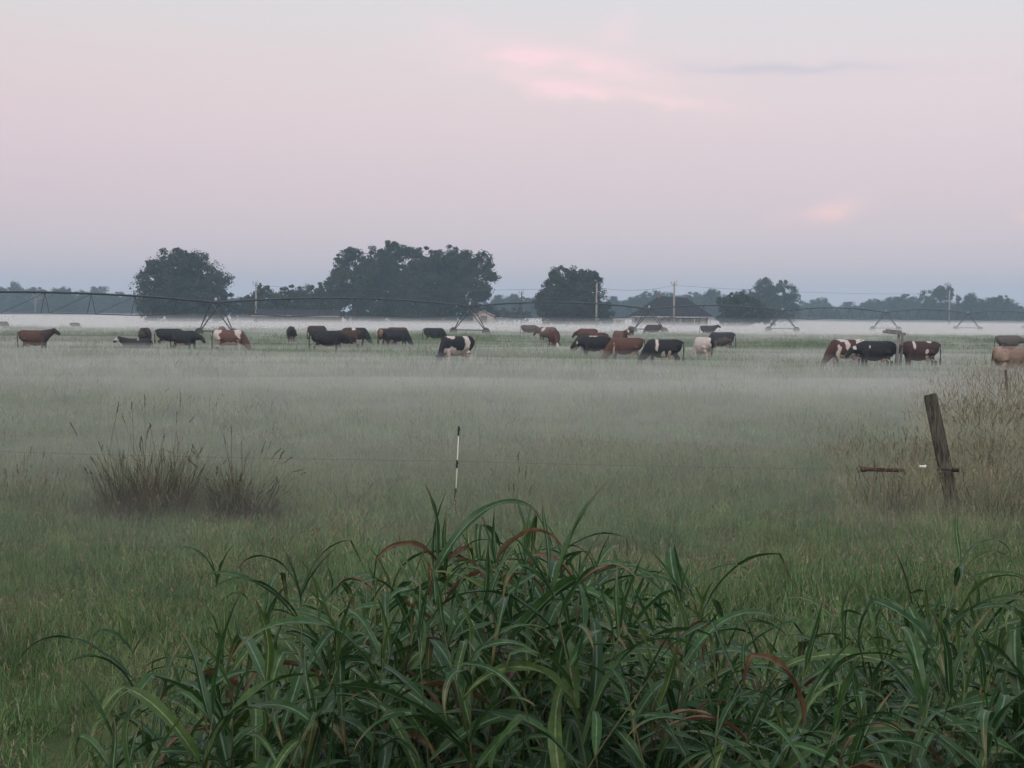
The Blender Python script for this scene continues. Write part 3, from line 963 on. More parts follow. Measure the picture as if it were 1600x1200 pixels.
# ------------------------------------------------------------------ centre pivot irrigation machine
Z0 = 165.0
T0 = depth(734, hor(734), Z0)
step = Vector((.1319 * Z0, .1719 * Z0, 0))
sd = step.normalized(); td = Vector((sd.y, -sd.x, 0))
T0.z = 0
piv = thing('irrigation_pivot', 'long centre pivot irrigation pipe on wheeled towers behind the herd', 'irrigation machine', T0)
PH = 3.25
towers = [step * i for i in range(-2, 7)]
for ti, c in enumerate(towers):
    mb = MB()
    for s in (-1, 1):
        foot = c + td * (2.15 * s) + Vector((0, 0, .72))
        for q in (-1, 1):
            ap = c + sd * (.55 * q) + td * (.10 * s) + Vector((0, 0, PH - .1))
            mb.tube([foot + sd * .05 * q, ap], .055, 6)
    mb.tube([c - td * 2.3 + Vector((0, 0, .72)), c + td * 2.3 + Vector((0, 0, .72))], .06, 8)
    mb.tube([c - td * .9 + sd * .3 + Vector((0, 0, 2.25)), c + td * .9 + sd * .3 + Vector((0, 0, 2.25))], .04, 6)
    tw = mb.build('tower', M['steel'], piv)
    for s in (-1, 1):
        wc = c + td * (2.25 * s) + Vector((0, 0, .49))
        mb = MB(); n = 20
        prof = [(.34, -.12), (.47, -.13), (.50, -.05), (.50, .05), (.47, .13), (.34, .12)]
        vs_, fs = [], []
        for k in range(n):
            a = k * 2 * math.pi / n
            for rr, yy in prof:
                rr2 = rr + (.025 if (k % 2 and rr > .49) else 0)
                vs_.append(wc + td * (rr2 * math.cos(a)) + Vector((0, 0, rr2 * math.sin(a))) + sd * yy)
        L6 = len(prof)
        for k in range(n):
            for j in range(L6):
                fs.append((k * L6 + j, k * L6 + (j + 1) % L6, ((k + 1) % n) * L6 + (j + 1) % L6, ((k + 1) % n) * L6 + j))
        mb.add(vs_, fs); mb.build('tyre', M['rubber'], tw)
        mb = MB(); mb.tube([wc - sd * .08, wc + sd * .08], .34, 16); mb.build('wheel_rim', M['steel'], tw, True)
    mb = MB(); mb.box(c + Vector((0, 0, PH + .32)), (.2, .2, .26)); mb.build('control_box', M['white'], tw)
for i in range(len(towers) - 1):
    A, B = towers[i], towers[i + 1]
    arch = lambda u: PH + 4 * .62 * u * (1 - u)
    P_ = [A.lerp(B, k / 24) + Vector((0, 0, arch(k / 24))) for k in range(25)]
    mb = MB(); mb.tube(P_, .09, 8); mb.build('span_pipe', M['steel'], piv, True)
    mb = MB(); ns = 7
    low = lambda u: arch(u) - 1.55 * min(1, 6 * u * (1 - u) + .12) - .1
    for s in (-1, 1):
        pts_ = [A.lerp(B, .02) + Vector((0, 0, arch(0.02) - .1))] + [A.lerp(B, (k + 1) / (ns + 1)) + td * (.55 * s) + Vector((0, 0, low((k + 1) / (ns + 1)))) for k in range(ns)] + [A.lerp(B, .98) + Vector((0, 0, arch(.98) - .1))]
        mb.tube(pts_, .026, 5)
    mb.build('truss_rod', M['steel'], piv)
    for k in range(ns):
        u = (k + 1) / (ns + 1)
        mb = MB(); lo = A.lerp(B, u) + Vector((0, 0, low(u)))
        up = A.lerp(B, u) + Vector((0, 0, arch(u) - .05))
        mb.tube([lo - td * .55, up], .028, 5); mb.tube([lo + td * .55, up], .028, 5); mb.tube([lo - td * .55, lo + td * .55], .028, 5)
        un = u + .5 / (ns + 1)
        if k < ns - 1:
            u2 = (k + 2) / (ns + 1)
            mb.tube([lo + td * .55, A.lerp(B, u2) + Vector((0, 0, arch(u2) - .05))], .02, 5)
        mb.build('truss_strut', M['steel'], piv)

# ------------------------------------------------------------------ cows
WHT, BLK, BRN, RED, DRK, TAN, GRY = (.45, .41, .39), (.014, .015, .018), (.048, .026, .020), (.066, .032, .024), (.035, .024, .022), (.20, .145, .115), (.085, .075, .072)


def smooth_rings(pts):
    return pts


def cow_meshes(pose, turn=0.0, walk=0.0):
    mb = MB()
    lie = pose == 'lie'
    dz = -.56 if lie else 0.0
    X, Y, Z = Vector((1, 0, 0)), Vector((0, 1, 0)), Vector((0, 0, 1))
    tr = [(-.90, 1.16, .06, .10), (-.86, 1.13, .17, .22), (-.74, 1.09, .255, .31), (-.55, 1.055, .295, .365), (-.30, .995, .325, .415), (0, .955, .36, .455), (.28, .965, .35, .445),
          (.50, 1.02, .29, .40), (.66, 1.06, .215, .33), (.78, 1.07, .14, .24)]
    mb.loft([(Vector((x, 0, z + dz)), Y * ry, Z * rz) for x, z, ry, rz in tr])
    if not lie:   # hip and tail-head bones
        mb.loft([(Vector((-.62, y, 1.33)), Vector((.1, 0, 0)), Vector((0, 0, .07))) for y in (-.19, 0, .19)])
    st = math.sin(turn); ct = math.cos(turn)

    def hv(x, z):      # neck/head points, swung sideways about the withers
        dx = x - .62
        return Vector((.62 + dx * ct, dx * st, z + dz))
    if pose == 'graze':
        nk = [(.48, 1.08, .21, .33), (.68, .95, .18, .29), (.84, .75, .145, .235), (.96, .57, .125, .185), (1.03, .44, .11, .15)]
        hd = [(.99, .55, .10, .11), (1.06, .44, .125, .145), (1.15, .30, .10, .12), (1.22, .19, .085, .098), (1.26, .11, .072, .068)]
    elif pose == 'low':
        nk = [(.50, 1.10, .21, .33), (.74, 1.08, .17, .27), (.93, 1.04, .14, .21), (1.08, 1.00, .115, .16)]
        hd = [(1.02, 1.10, .10, .105), (1.13, 1.03, .125, .14), (1.28, .87, .10, .12), (1.38, .75, .085, .098), (1.43, .69, .072, .066)]
    else:
        nk = [(.48, 1.10, .21, .33), (.70, 1.18, .17, .28), (.88, 1.28, .14, .215), (1.02, 1.35, .115, .165)]
        hd = [(.97, 1.44, .10, .10), (1.08, 1.40, .125, .145), (1.25, 1.30, .10, .12), (1.38, 1.21, .085, .098), (1.45, 1.17, .07, .066)]
    for seq in (nk, hd):
        rings = []
        for i, (x, z, ry, rz) in enumerate(seq):
            p = hv(x, z)
            a = hv(*seq[max(i - 1, 0)][:2]); b = hv(*seq[min(i + 1, len(seq) - 1)][:2])
            t = (b - a).normalized()
            sx = Vector((-t.y, t.x, 0))
            if sx.length < .05: sx = Y.copy()
            sx.normalize()
            rings.append((p, sx * ry, sx.cross(t).normalized() * rz))
        mb.loft(rings)
    if not lie:
        for s in (-1, 1):
            w = walk * s
            mb.tube([(.52, .15 * s, 1.0), (.53, .17 * s, .78), (.52 + .4 * w, .17 * s, .60), (.53 + .75 * w, .165 * s, .40), (.52 + .9 * w, .16 * s, .14), (.545 + w, .16 * s, .05), (.56 + w, .16 * s, 0)], [.15, .125, .085, .062, .046, .055, .062], 10)
            w = -walk * s * .8
            mb.tube([(-.56, .13 * s, 1.10), (-.50, .19 * s, .85), (-.50 + .3 * w, .20 * s, .70), (-.70 + .6 * w, .18 * s, .50), (-.67 + .9 * w, .17 * s, .15), (-.64 + w, .17 * s, .05), (-.62 + w, .17 * s, 0)], [.20, .19, .13, .07, .05, .056, .064], 10)
    else:
        for s in (-1, 1):
            mb.tube([(.45, .2 * s, .35), (.66, .27 * s, .14), (.50, .30 * s, .07), (.30, .30 * s, .06)], [.13, .085, .06, .055], 9)
            mb.tube([(-.5, .2 * s, .4), (-.25, .34 * s, .22), (-.52, .40 * s, .09), (-.25, .44 * s, .06)], [.2, .15, .075, .055], 9)
    tmp = mb.mesh('cow_body', M['coat'])
    o = bpy.data.objects.new('cow_tmp', tmp); col.objects.link(o)
    md = o.modifiers.new('r', 'REMESH'); md.mode = 'VOXEL'; md.voxel_size = .03; md.use_smooth_shade = True
    md2 = o.modifiers.new('s', 'SMOOTH'); md2.iterations = 4; md2.factor = .5
    dg = bpy.context.evaluated_depsgraph_get(); dg.update()
    body = bpy.data.meshes.new_from_object(o.evaluated_get(dg))
    body.name = 'cow_body'
    bpy.data.objects.remove(o)
    body.materials.clear(); body.materials.append(M['coat'])
    body.polygons.foreach_set('use_smooth', [True] * len(body.polygons))
    # ears
    p0, p1 = hv(*hd[0][:2]), hv(*hd[1][:2])
    t = (hv(*hd[-1][:2]) - p0).normalized(); sx = Vector((-t.y, t.x, 0)); sx = sx.normalized() if sx.length > .05 else Y
    ears = []
    for s in (-1, 1):
        e = MB(); b0 = p0.lerp(p1, .35) + sx * (.07 * s)
        up = sx.cross(t).normalized()
        e.loft([(b0, t * .02, up * .02), (b0 + sx * (.07 * s) + up * .0, t * .045, up * .018), (b0 + sx * (.14 * s) - Vector((0, 0, .015)), t * .05, up * .015), (b0 + sx * (.21 * s) - Vector((0, 0, .04)), t * .012, up * .008)])
        ears.append(e.mesh('ear', M['coat'], True))
    # tail
    e = MB()
    if lie:
        e.tube([(-.86, 0, .72), (-.97, .05, .55), (-1.0, .12, .25), (-.95, .2, .06), (-.85, .3, .05)], [.05, .035, .028, .03, .03], 7)
    else:
        e.tube([(-.84, 0, 1.30), (-.95, 0, 1.25), (-.985, .01, 1.0), (-.98, .03, .70), (-.97, .04, .55), (-.965, .04, .38), (-.965, .04, .30)], [.055, .04, .03, .026, .05, .055, .012], 8)
    tail = e.mesh('tail', M['coat'], True)
    ud = None
    if not lie:
        e = MB()
        e.loft([(Vector((-.36, 0, .66)), Vector((.16, 0, 0)), Vector((0, .13, 0))), (Vector((-.37, 0, .56)), Vector((.15, 0, 0)), Vector((0, .125, 0))), (Vector((-.39, 0, .49)), Vector((.09, 0, 0)), Vector((0, .08, 0)))])
        for qx in (-.43, -.33):
            for qy in (-.06, .06):
                e.tube([(qx, qy, .53), (qx, qy, .44)], [.022, .016], 6)
        ud = e.mesh('udder', M['udder'], True)
    return dict(body=body, ears=ears, tail=tail, udder=ud)


POSES = {}


def get_pose(pose, turn, walk):
    k = (pose, turn, walk)
    if k not in POSES:
        POSES[k] = cow_meshes(pose, turn, walk)
    return POSES[k]


def colour_mesh(src, base, patches, seed, under=None):
    m = src.copy()
    n = len(m.vertices)
    co = np.empty(n * 3, np.float32); m.vertices.foreach_get('co', co); co = co.reshape(-1, 3)
    c = np.tile(np.array(base, np.float32), (n, 1))
    ns = 0.15 * np.sin(co @ np.array((7., 5., 6.)) + seed) + 0.13 * np.sin(co @ np.array((-11., 9., 13.)) + seed * 2) + .09 * np.sin(co @ np.array((23., -17., 19.)) + seed)
    for pc, cen, rad in patches:
        d = np.sqrt((((co - np.array(cen)) / np.array(rad)) ** 2).sum(1)) + ns
        w = np.clip((1.06 - d) / .10, 0, 1)[:, None]
        c = c * (1 - w) + np.array(pc, np.float32) * w
    a = m.color_attributes.new('coat', 'FLOAT_COLOR', 'POINT')
    a.data.foreach_set('color', np.concatenate([c, np.ones((n, 1), np.float32)], 1).astype(np.float32).ravel())
    return m


HB = 1.42


def cow(label, px, ytop, yaw, pose, base, patches=(), turn=0., walk=0., group='grazing herd', scale=1.0, d=None, ear=None, tailc=None, udder=True, top=HB, name='cow'):
    """px: photo column of the trunk's middle, ytop: photo row of the back; distance follows from back height"""
    scale *= .985 * (1 + .035 * math.sin(px * 1.7))
    if d is None:
        d = F * (CAM_H - top * scale) / (ytop - hor(px))
    b = depth(px, hor(px), d); b.z = bump_ground(b.x, b.y)
    t = thing(name, label, 'cow' if name == 'cow' else 'calf', b, R(yaw))
    t.scale = (scale,) * 3
    g = get_pose(pose, turn, walk)
    sd_ = px * .37
    obj('body', colour_mesh(g['body'], base, patches, sd_), t)
    for e in g['ears']:
        obj('ear', colour_mesh(e, ear or base, (), sd_), t)
    obj('tail', colour_mesh(g['tail'], tailc or base, (), sd_), t)
    if g['udder'] is not None and udder:
        obj('udder', g['udder'], t)
    return t


Lh = lambda x, z, y=0: (x, y, z)
FACE_UP = (1.3, 0, 1.36)
# left to right
cow('reddish brown cow standing with head raised at far left of herd', 54, 515.5, 0, 'up', RED, [(DRK, (.9, 0, 1.2), (.55, .5, .45)), (DRK, (0.1, 0, 1.5), (.9, .3, .14)), (TAN, (-.7, 0, .45), (.15, .4, .2))], walk=.06, scale=1.0)
cow('black cow with white face lying in the grass facing left', 214, 528.5, 182, 'lie', BLK, [(WHT, (1.2, 0, .78), (.26, .10, .14)), (WHT, (.5, -.3, .72), (.05, .2, .05)), (WHT, (-.1, .2, .78), (.05, .2, .06))], top=.86)
cow('dark brown cow seen from behind above the lying cow', 227, 511.5, 92, 'graze', DRK, [(GRY, (-.9, 0, .9), (.2, .2, .3))])
cow('black cow walking right, rear one of the overlapping pair', 265, 513, 8, 'low', BLK, walk=.14)
cow('black cow walking right with lowered head, front one of the pair', 288, 516, -22, 'low', BLK, [(WHT, (.55, .2, 1.25), (.05, .3, .12)), (WHT, (-.1, 0, .6), (.25, .3, .12))], walk=.10)
cow('red and white cow grazing right near a pivot tower', 359, 515, 14, 'graze', (.10, .052, .042), [(WHT, (-.78, 0, 1.05), (.30, .5, .6)), (WHT, (.42, 0, 1.2), (.19, .5, .45)), (WHT, (.0, 0, .62), (.5, .4, .13)), (WHT, (.5, 0, .4), (.2, .4, .4))])
cow('pinkish grey cow mostly hidden behind the red and white grazer', 347, 509.5, 95, 'graze', (.17, .12, .11), [(GRY, (-.3, 0, 1.3), (.3, .3, .2))])
cow('dark cow seen from behind standing alone left of the cluster', 455, 509.5, 100, 'low', DRK, turn=-.55)
cow('dark brown cow at the back left of the middle cluster', 496, 508.5, 48, 'graze', (.05, .03, .027))
cow('black cow standing broadside in the middle cluster', 511, 516, 6, 'low', BLK, [(WHT, (-.92, 0, .9), (.06, .3, .3))])
cow('red brown cow grazing left with a white face', 543, 515.5, 198, 'graze', BRN, [(WHT, (1.17, 0, .3), (.16, .14, .26)), (WHT, (-.62, .1, .7), (.10, .4, .25))])
cow('black cow with white shoulder band grazing right', 556, 511.5, -5, 'graze', BLK, [(WHT, (-.12, 0, 1.25), (.14, .6, .35)), (RED, (-.55, 0, 1.3), (.18, .4, .2))])
cow('large black cow grazing right with its head in the grass', 620, 514.5, -4, 'graze', BLK, [(WHT, (-.35, 0, .6), (.12, .3, .06))], turn=.25, walk=.1)
cow('brown cow whose rump shows left of the large black grazer', 604, 512.5, 60, 'graze', BRN, [(TAN, (-.9, 0, 1.0), (.2, .4, .5))])
cow('brown cow whose back shows above the large black grazer', 622, 511, 40, 'graze', (.07, .038, .032))
cow('black cow grazing right behind the patched black and white one', 679, 512, -8, 'graze', BLK, [(WHT, (-.62, .2, .75), (.12, .3, .14)), (BRN, (-.85, 0, 1.1), (.15, .4, .3))])
cow('black and white patched cow grazing toward the left', 714, 524.5, 215, 'graze', BLK,
    [(WHT, (.42, 0, 1.38), (.2, .35, .14)), (WHT, (.45, .3, .65), (.35, .3, .22)), (WHT, (-.36, 0, 1.05), (.15, .6, .55)), (WHT, (-.15, .2, .62), (.6, .4, .17)), (WHT, (0.5, 0, .25), (.3, .5, .4)), (WHT, (-.62, 0, .4), (.25, .5, .38))], tailc=WHT, turn=.4)
cow('pale grey cow faint in the mist left of the brown front facing one', 827, 507.5, 4, 'low', GRY)
cow('grey brown cow just behind the front facing brown cow', 855, 510.5, 140, 'low', (.11, .075, .065), [(WHT, (.2, 0, 1.2), (.2, .5, .2))])
cow('reddish brown cow grazing straight toward the camera', 866, 515, -80, 'graze', (.065, .027, .023), [(WHT, (1.16, 0, .35), (.14, .06, .22)), (WHT, (.15, 0, 1.42), (.12, .12, .06))])
cow('dark brown cow grazing left behind the white saddled black cow', 925, 519, 190, 'graze', DRK, [(RED, (-.35, 0, 1.15), (.55, .5, .5))])
cow('reddish cow whose hump shows at the back of the right cluster', 918, 513, 140, 'low', (.085, .038, .03))
cow('black cow with white saddle mark standing facing left', 930, 524, 200, 'low', BLK, [(WHT, (.12, .12, 1.42), (.26, .12, .09)), (BRN, (-.65, 0, 1.4), (.2, .3, .12)), (WHT, (-.9, 0, .8), (.07, .3, .4)), (WHT, (1.1, .1, 1.02), (.06, .06, .08))])
cow('bright red brown cow broadside with a white udder', 978, 527, 183, 'graze', (.080, .041, .031), [(WHT, (-.45, 0, .55), (.14, .4, .12)), (WHT, (.62, 0, .8), (.05, .4, .3))])
cow('brown cow with blazed face looking over the red brown cow', 970, 514.5, -70, 'up', (.11, .065, .055), [(WHT, (1.2, 0, 1.38), (.25, .05, .12))], top=1.5)
cow('black cow with curved white shoulder stripe grazing left', 1037, 529.5, 186, 'graze', BLK, [(WHT, (.36, 0, 1.15), (.07, .6, .32)), (WHT, (.05, 0, .75), (.12, .5, .2)), (WHT, (-.25, 0, .7), (.08, .5, .17))], turn=-.35, walk=.08)
cow('white cow with black rump seen from behind', 1100, 526.5, 112, 'graze', WHT, [(BLK, (-.65, -.18, 1.2), (.42, .26, .34)), (BLK, (-.2, -.35, 1.1), (.3, .22, .3))], tailc=BLK)
cow('dark grey cow grazing beyond the white and black one', 1128, 518.5, 200, 'graze', (.03, .03, .035), [(GRY, (0, .3, .8), (.7, .3, .25)), (WHT, (-.85, 0, .9), (.12, .3, .3))])
cow('dark cow broadside in the mist in front of the house', 1021, 507, 178, 'graze', (.045, .03, .028))
cow('small round looking dark cow in the mist left of house', 986, 509.5, 80, 'graze', (.09, .07, .065))
cow('small dark cow with raised head in mist right of house', 1107, 508.5, 5, 'up', (.03, .035, .035))
cow('faint grey calf in thick mist near the far left brown cow', 117, 506, 5, 'graze', GRY, d=190, name='calf', scale=.7)
cow('faint grey cow at the very left edge in thick mist', 4, 505, 10, 'graze', GRY, d=185, scale=.75)
cow('red and white cow grazing left at the right hand group', 1324, 529.5, 194, 'graze', (.055, .026, .024),
    [(WHT, (.32, 0, 1.4), (.2, .4, .14)), (WHT, (.5, 0, .75), (.12, .5, .35)), (WHT, (-.45, 0, 1.1), (.12, .6, .4)), (WHT, (.0, 0, .68), (.5, .5, .2)), (WHT, (-.8, 0, 1.0), (.3, .5, .5)), (WHT, (.1, .3, 1.1), (.12, .3, .3))])
cow('cream white cow with black flank seen from behind beside the red and white one', 1338, 529.5, 100, 'graze', (.46, .38, .35), [(BLK, (-.5, -.3, 1.05), (.3, .2, .25))])
cow('black cow facing left with pale ear near the timber frame', 1369, 532, 194, 'low', BLK, [(WHT, (.42, .2, 1.15), (.05, .2, .08)), (WHT, (1.06, .1, 1.12), (.07, .06, .1))], ear=WHT)
cow('dark brown cow with white spots grazing right of the timber frame', 1438, 532.5, 188, 'low', (.042, .024, .024), [(WHT, (.35, .2, 1.2), (.06, .4, .22)), (WHT, (-.4, .1, 1.38), (.1, .2, .05)), (WHT, (-.22, .3, .95), (.08, .2, .1)), (WHT, (-.25, .3, .68), (.1, .3, .1))])
cow('tan cow half hidden by dry grass at right edge', 1580, 540, 30, 'graze', TAN, [((.25, .19, .155), (-.7, 0, 1.0), (.35, .5, .5)), ((.13, .09, .07), (-.2, -.1, 1.45), (.5, .3, .15))], turn=-.3)
cow('ghostly grey cow in mist near the right edge', 1577, 523.5, 2, 'low', GRY)

# ------------------------------------------------------------------ timber frame by the herd
d = F * (CAM_H - 1.6) / (521 - hor(1405))
b = depth(1406, hor(1406), 68); b.z = 0
t = thing('timber_gate_frame', 'grey timber fence brace with projecting top rail among the right hand cows', 'timber frame', b)
s = 68 / F
for x0, x1, z1, yy in ((-4.0 * s, -1.0 * s, 1.72, 0), (4.0 * s, 7.6 * s, 1.76, .3)):
    mb = MB(); mb.tube([(x0 - .02, yy, -.2), ((x0 + x1) / 2, yy, .8), (x1, yy, z1)], [.066, .062, .058], 9); mb.build('post', M['greytimber'], t, True)
mb = MB(); mb.box((-9 * s, -.11, 1.77), (36 * s, .09, .13), Matrix.Rotation(R(6), 3, 'Y')); mb.build('rail', M['greytimber'], t)
mb = MB(); mb.box((-8 * s, .12, 1.86), (25 * s, .09, .10), Matrix.Rotation(R(6), 3, 'Y')); mb.build('rail', M['greytimber'], t)
mb = MB(); mb.box((2.5 * s, .15, 1.18), (9 * s, .06, .10)); mb.build('hinge', M['rust'], t)

# ------------------------------------------------------------------ near fence
# leaning wooden post
top = depth(1453, 617, 19.2); bot = depth(1497, 800, 19.2); bot.z = -.2
ax = (top - bot)
t = thing('wooden_fence_post', 'thick weathered wooden post leaning left in the tall grass', 'fence post', (bot.x, bot.y, 0))
mb = MB(); n = 18; rings = []
q = ax.to_track_quat('Z', 'Y')
for i in range(15):
    u = i / 14
    c = (bot - Vector((bot.x, bot.y, 0))).lerp(top - Vector((bot.x, bot.y, 0)), u)
    rg = []
    for k in range(n):
        a = k * 2 * math.pi / n
        rr = .088 * (1.05 - .1 * u) * (1 + .05 * mnoise.noise(Vector((math.cos(a) * 2, math.sin(a) * 2, u * 1.2))) + .05 * math.sin(a * 5 + 1) * (.5 + .5 * mnoise.noise(Vector((a, 0, u * 2)))))
        if i == 14: rr *= .93
        rg.append(c + q @ Vector((rr * math.cos(a), rr * math.sin(a), (.012 * mnoise.noise(Vector((a * 2, 3, 1))) + .018 * math.cos(a)) if i >= 13 else 0)))
    rings.append(rg)
vs_ = [p for r_ in rings for p in r_] + [rings[-1][0].lerp(rings[-1][n // 2], .5) - ax.normalized() * .012]
fs = [(i * n + k, i * n + (k + 1) % n, (i + 1) * n + (k + 1) % n, (i + 1) * n + k) for i in range(14) for k in range(n)]
fs += [(14 * n + k, 14 * n + (k + 1) % n, 15 * n) for k in range(n)]
mb.add(vs_, fs); mb.build('post', M['postwood'], t)
c = depth(1482, 733, 19.1) - Vector((bot.x, bot.y, 0))
mb = MB(); mb.tube([c + Vector((-.16, -.05, 0)), c + Vector((.06, -.05, 0))], .012, 8); mb.tube([c + Vector((.02, -.1, 0)), c + Vector((.10, -.1, 0))], .028, 10); mb.build('insulator_hook', M['plasticblack'], t)

# spring handle and insulator on the gate wire
a_, b_ = depth(1346, 733, 19.2), depth(1412, 735, 19.2)
t = thing('gate_handle', 'dark rod shaped gate handle hanging in the wire left of the leaning post', 'gate handle', a_)
v = b_ - a_
mb = MB(); mb.tube([Vector((0, 0, 0)), v * .10, v * .14, v * .46], [.036, .036, .026, .026], 10); mb.build('grip', M['rust'], t, True)
mb = MB()
mb.tube([v * .46 + Vector((0, math.cos(k * .9) * .02, math.sin(k * .9) * .02)) + v * (.5 * k / 150) for k in range(151)], .007, 5); mb.build('spring', M['rust'], t)
mb = MB(); mb.tube([v * .45, v * 1.0], .018, 8); mb.build('rod', M['rust'], t)
mb = MB(); mb.tube([Vector((.0, 0, .0)), Vector((-.03, 0, .05)), Vector((-.06, 0, .01)), Vector((-.03, 0, -.04)), Vector((0, 0, 0))], .01, 6); mb.build('hook', M['rust'], t)
c = depth(1441, 729, 19.2)
t = thing('wire_insulator', 'small white insulator on the wire beside the leaning post', 'insulator', c)
mb = MB(); mb.tube([(-.045, 0, 0), (-.03, 0, 0), (-.028, 0, 0), (.028, 0, 0), (.03, 0, 0), (.045, 0, 0)], [.022, .022, .016, .016, .022, .022], 12); mb.build('spool', M['plasticwhite'], t)

# step-in stake
top = depth(717, 666, 18.5); bot = depth(709, 812, 18.5); bot.z = -.1
t = thing('step_in_stake', 'thin white fence stake with black clips standing at centre', 'fence stake', (bot.x, bot.y, 0))
o0 = Vector((bot.x, bot.y, 0))
mb = MB(); mb.tube([bot - o0, bot.lerp(top, .5) - o0 + Vector((.006, 0, 0)), top - o0], [.006, .0055, .005], 8); mb.build('shaft', M['plasticwhite'], t, True)
for ya, yb in ((666, 680), (716, 728), (758, 771)):
    fa, fb = (812 - ya) / 146, (812 - yb) / 146
    A = bot.lerp(top, fa) - o0; B = bot.lerp(top, fb) - o0
    mb = MB(); mb.tube([A, B], .0115, 8); mb.tube([A.lerp(B, .2), A.lerp(B, .1) + Vector((.0, -.035, .0)), A.lerp(B, .4) + Vector((.02, -.045, 0))], .006, 6)
    mb.build('clip', M['plasticblack'], t)

# wires
def wire(label, pts, r_=.0022, sag=.015):
    P_ = []
    for a, b2 in zip(pts[:-1], pts[1:]):
        for k in range(12):
            u = k / 12
            P_.append(a.lerp(b2, u) - Vector((0, 0, 4 * sag * u * (1 - u))))
    P_.append(pts[-1])
    mb_ = MB(); mb_.tube(P_, r_, 5)
    return tag(mb_.build('fence_wire', M['wire']), label, 'fence wire')


wire('upper fence wire crossing the whole pasture through the white stake', [depth(-500, 697, 19.2), depth(-60, 704, 19.0), depth(716.5, 720.5, 18.48), depth(1346, 733, 19.2)])
wire('lower fence wire behind the left grass clumps', [depth(-500, 738, 19.4), depth(-60, 741, 19.2), depth(711, 765, 18.48)])
wire('short wire between gate handle and leaning post', [depth(1411, 735, 19.2), depth(1441, 729, 19.2), depth(1470, 733, 19.12)], sag=.004)
wire('fence wire running from the leaning post to the thin metal post', [depth(1490, 735, 19.2), depth(1575, 600, 44)], sag=.05)
# thin metal post on the right
b = ground(1578, 652); 
top = depth(1571, 578, b.y)
t = thing('metal_fence_post', 'thin dark metal post rising from dry grass at right edge', 'fence post', (b.x, b.y, 0))
tp = top - Vector((b.x, b.y, 0))
mb = MB()
dirv = tp.normalized(); xx = Vector((1, 0, 0)); yy = dirv.cross(xx).normalized()
for off, sx, sy in ((Vector((0, 0, 0)), .06, .014), (Vector((0, .022, 0)), .014, .04)):
    vs_ = []
    for p in (Vector((0, 0, -.2)), tp):
        for ux, uy in ((-1, -1), (1, -1), (1, 1), (-1, 1)):
            vs_.append(p + off + xx * ux * sx / 2 + yy * uy * sy / 2)
    mb.add(vs_, [(3, 2, 1, 0), (4, 5, 6, 7), (0, 1, 5, 4), (1, 2, 6, 5), (2, 3, 7, 6), (3, 0, 4, 7)])
mb.build('post', M['rust'], t)
mb = MB(); mb.box(tp * .82 + Vector((0, -.03, 0)), (.09, .04, .05)); mb.build('clip', M['plasticblack'], t)

# ------------------------------------------------------------------ bunch grasses by the fence, left
def bunch(label, px, py, wpx, hpx, nst, nbl, lean0, seed):
    global rng
    rng = np.random.default_rng(seed)
    b = ground(px, py); s = b.y / F
    t = thing('grass_clump', label, 'grass clump', b, 0, 'grass clumps along the fence')
    V, Hd = [], []
    rad = wpx * s * .33; H = hpx * s
    for i in range(nbl):
        r_ = rad * math.sqrt(rng.random()); a = rng.random() * 6.283
        blade(V, (r_ * math.cos(a), r_ * math.sin(a), -.02), a + rng.normal(0, 1.1), H * rng.uniform(.20, .92), .0085 * rng.uniform(.6, 1.3), abs(rng.normal(.12, .28)) + lean0 * max(0, math.cos(a)), rng.uniform(.2, 1.5), 4)
    for i in range(int(nbl * .5)):
        r_ = rad * 1.3 * math.sqrt(rng.random()); a = rng.random() * 6.283
        blade(V, (r_ * math.cos(a), r_ * math.sin(a), -.02), rng.random() * 6.283, H * rng.uniform(.15, .35), .011, abs(rng.normal(.4, .3)), rng.uniform(.3, 1.4), 3)
    obj('blade', quads_np('blade', np.array(V), M['grassdk']), t)['kind'] = 'stuff'
    V, Hd = [], []
    for i in range(nst):
        r_ = rad * 1.25 * rng.random() ** .7; a = rng.random() * 6.283
        hf = .35 + .72 * rng.random() ** 1.5
        Hd += seedhead(V, (r_ * math.cos(a), r_ * math.sin(a) * .7, -.02), a + rng.normal(0, 1.1) if rng.random() < .7 or not lean0 else rng.normal(0, .5), H * hf, abs(rng.normal(.12, .22)) + lean0 * rng.random(), rng.uniform(.003, .0065), rng.uniform(.05, .17), rng.uniform(.006, .013), 9)
    st = obj('stem', quads_np('stem', np.array(V), M['drystem']), t)
    st['kind'] = 'stuff'
    obj('seed_head', quads_np('seed_head', np.array(Hd), M['seedD']), st)['kind'] = 'stuff'
    return t


M['grassdk'] = material('clump_grass', (0.044, 0.064, 0.034), 0.8, (0.140, 0.125, 0.078), 4.0, 3, 'World', spec=0.2, translucent=0.2)
M['drystem'] = material('clump_stem', (0.10, 0.085, 0.055), 0.85, (0.19, 0.165, 0.105), 6, spec=.2)
M['seedD'] = material('dark_seed_head', (0.085, 0.068, 0.05), 0.9, spec=0.1)
bunch('big wispy grass clump with tall seed stems by the left fence', 235, 806, 205, 172, 55, 1200, 0.0, 1)
bunch('brownish grass clump leaning right beside the big wispy clump', 380, 812, 135, 140, 45, 1200, 0.5, 2)
bunch('small dark green grass clump left of the white stake', 545, 800, 55, 55, 6, 110, 0.0, 3)
bunch('low grass clump at the left edge under the wire', 25, 790, 140, 85, 12, 200, 0.0, 4)
bunch('low dark clump left of the big wispy clump', 130, 800, 110, 55, 4, 200, 0.0, 5)
bunch('low tuft at the foot of the white stake', 712, 815, 40, 45, 6, 60, 0.0, 6)
bunch('dry tuft in front of the leaning post', 1400, 800, 170, 110, 26, 260, 0.0, 7)
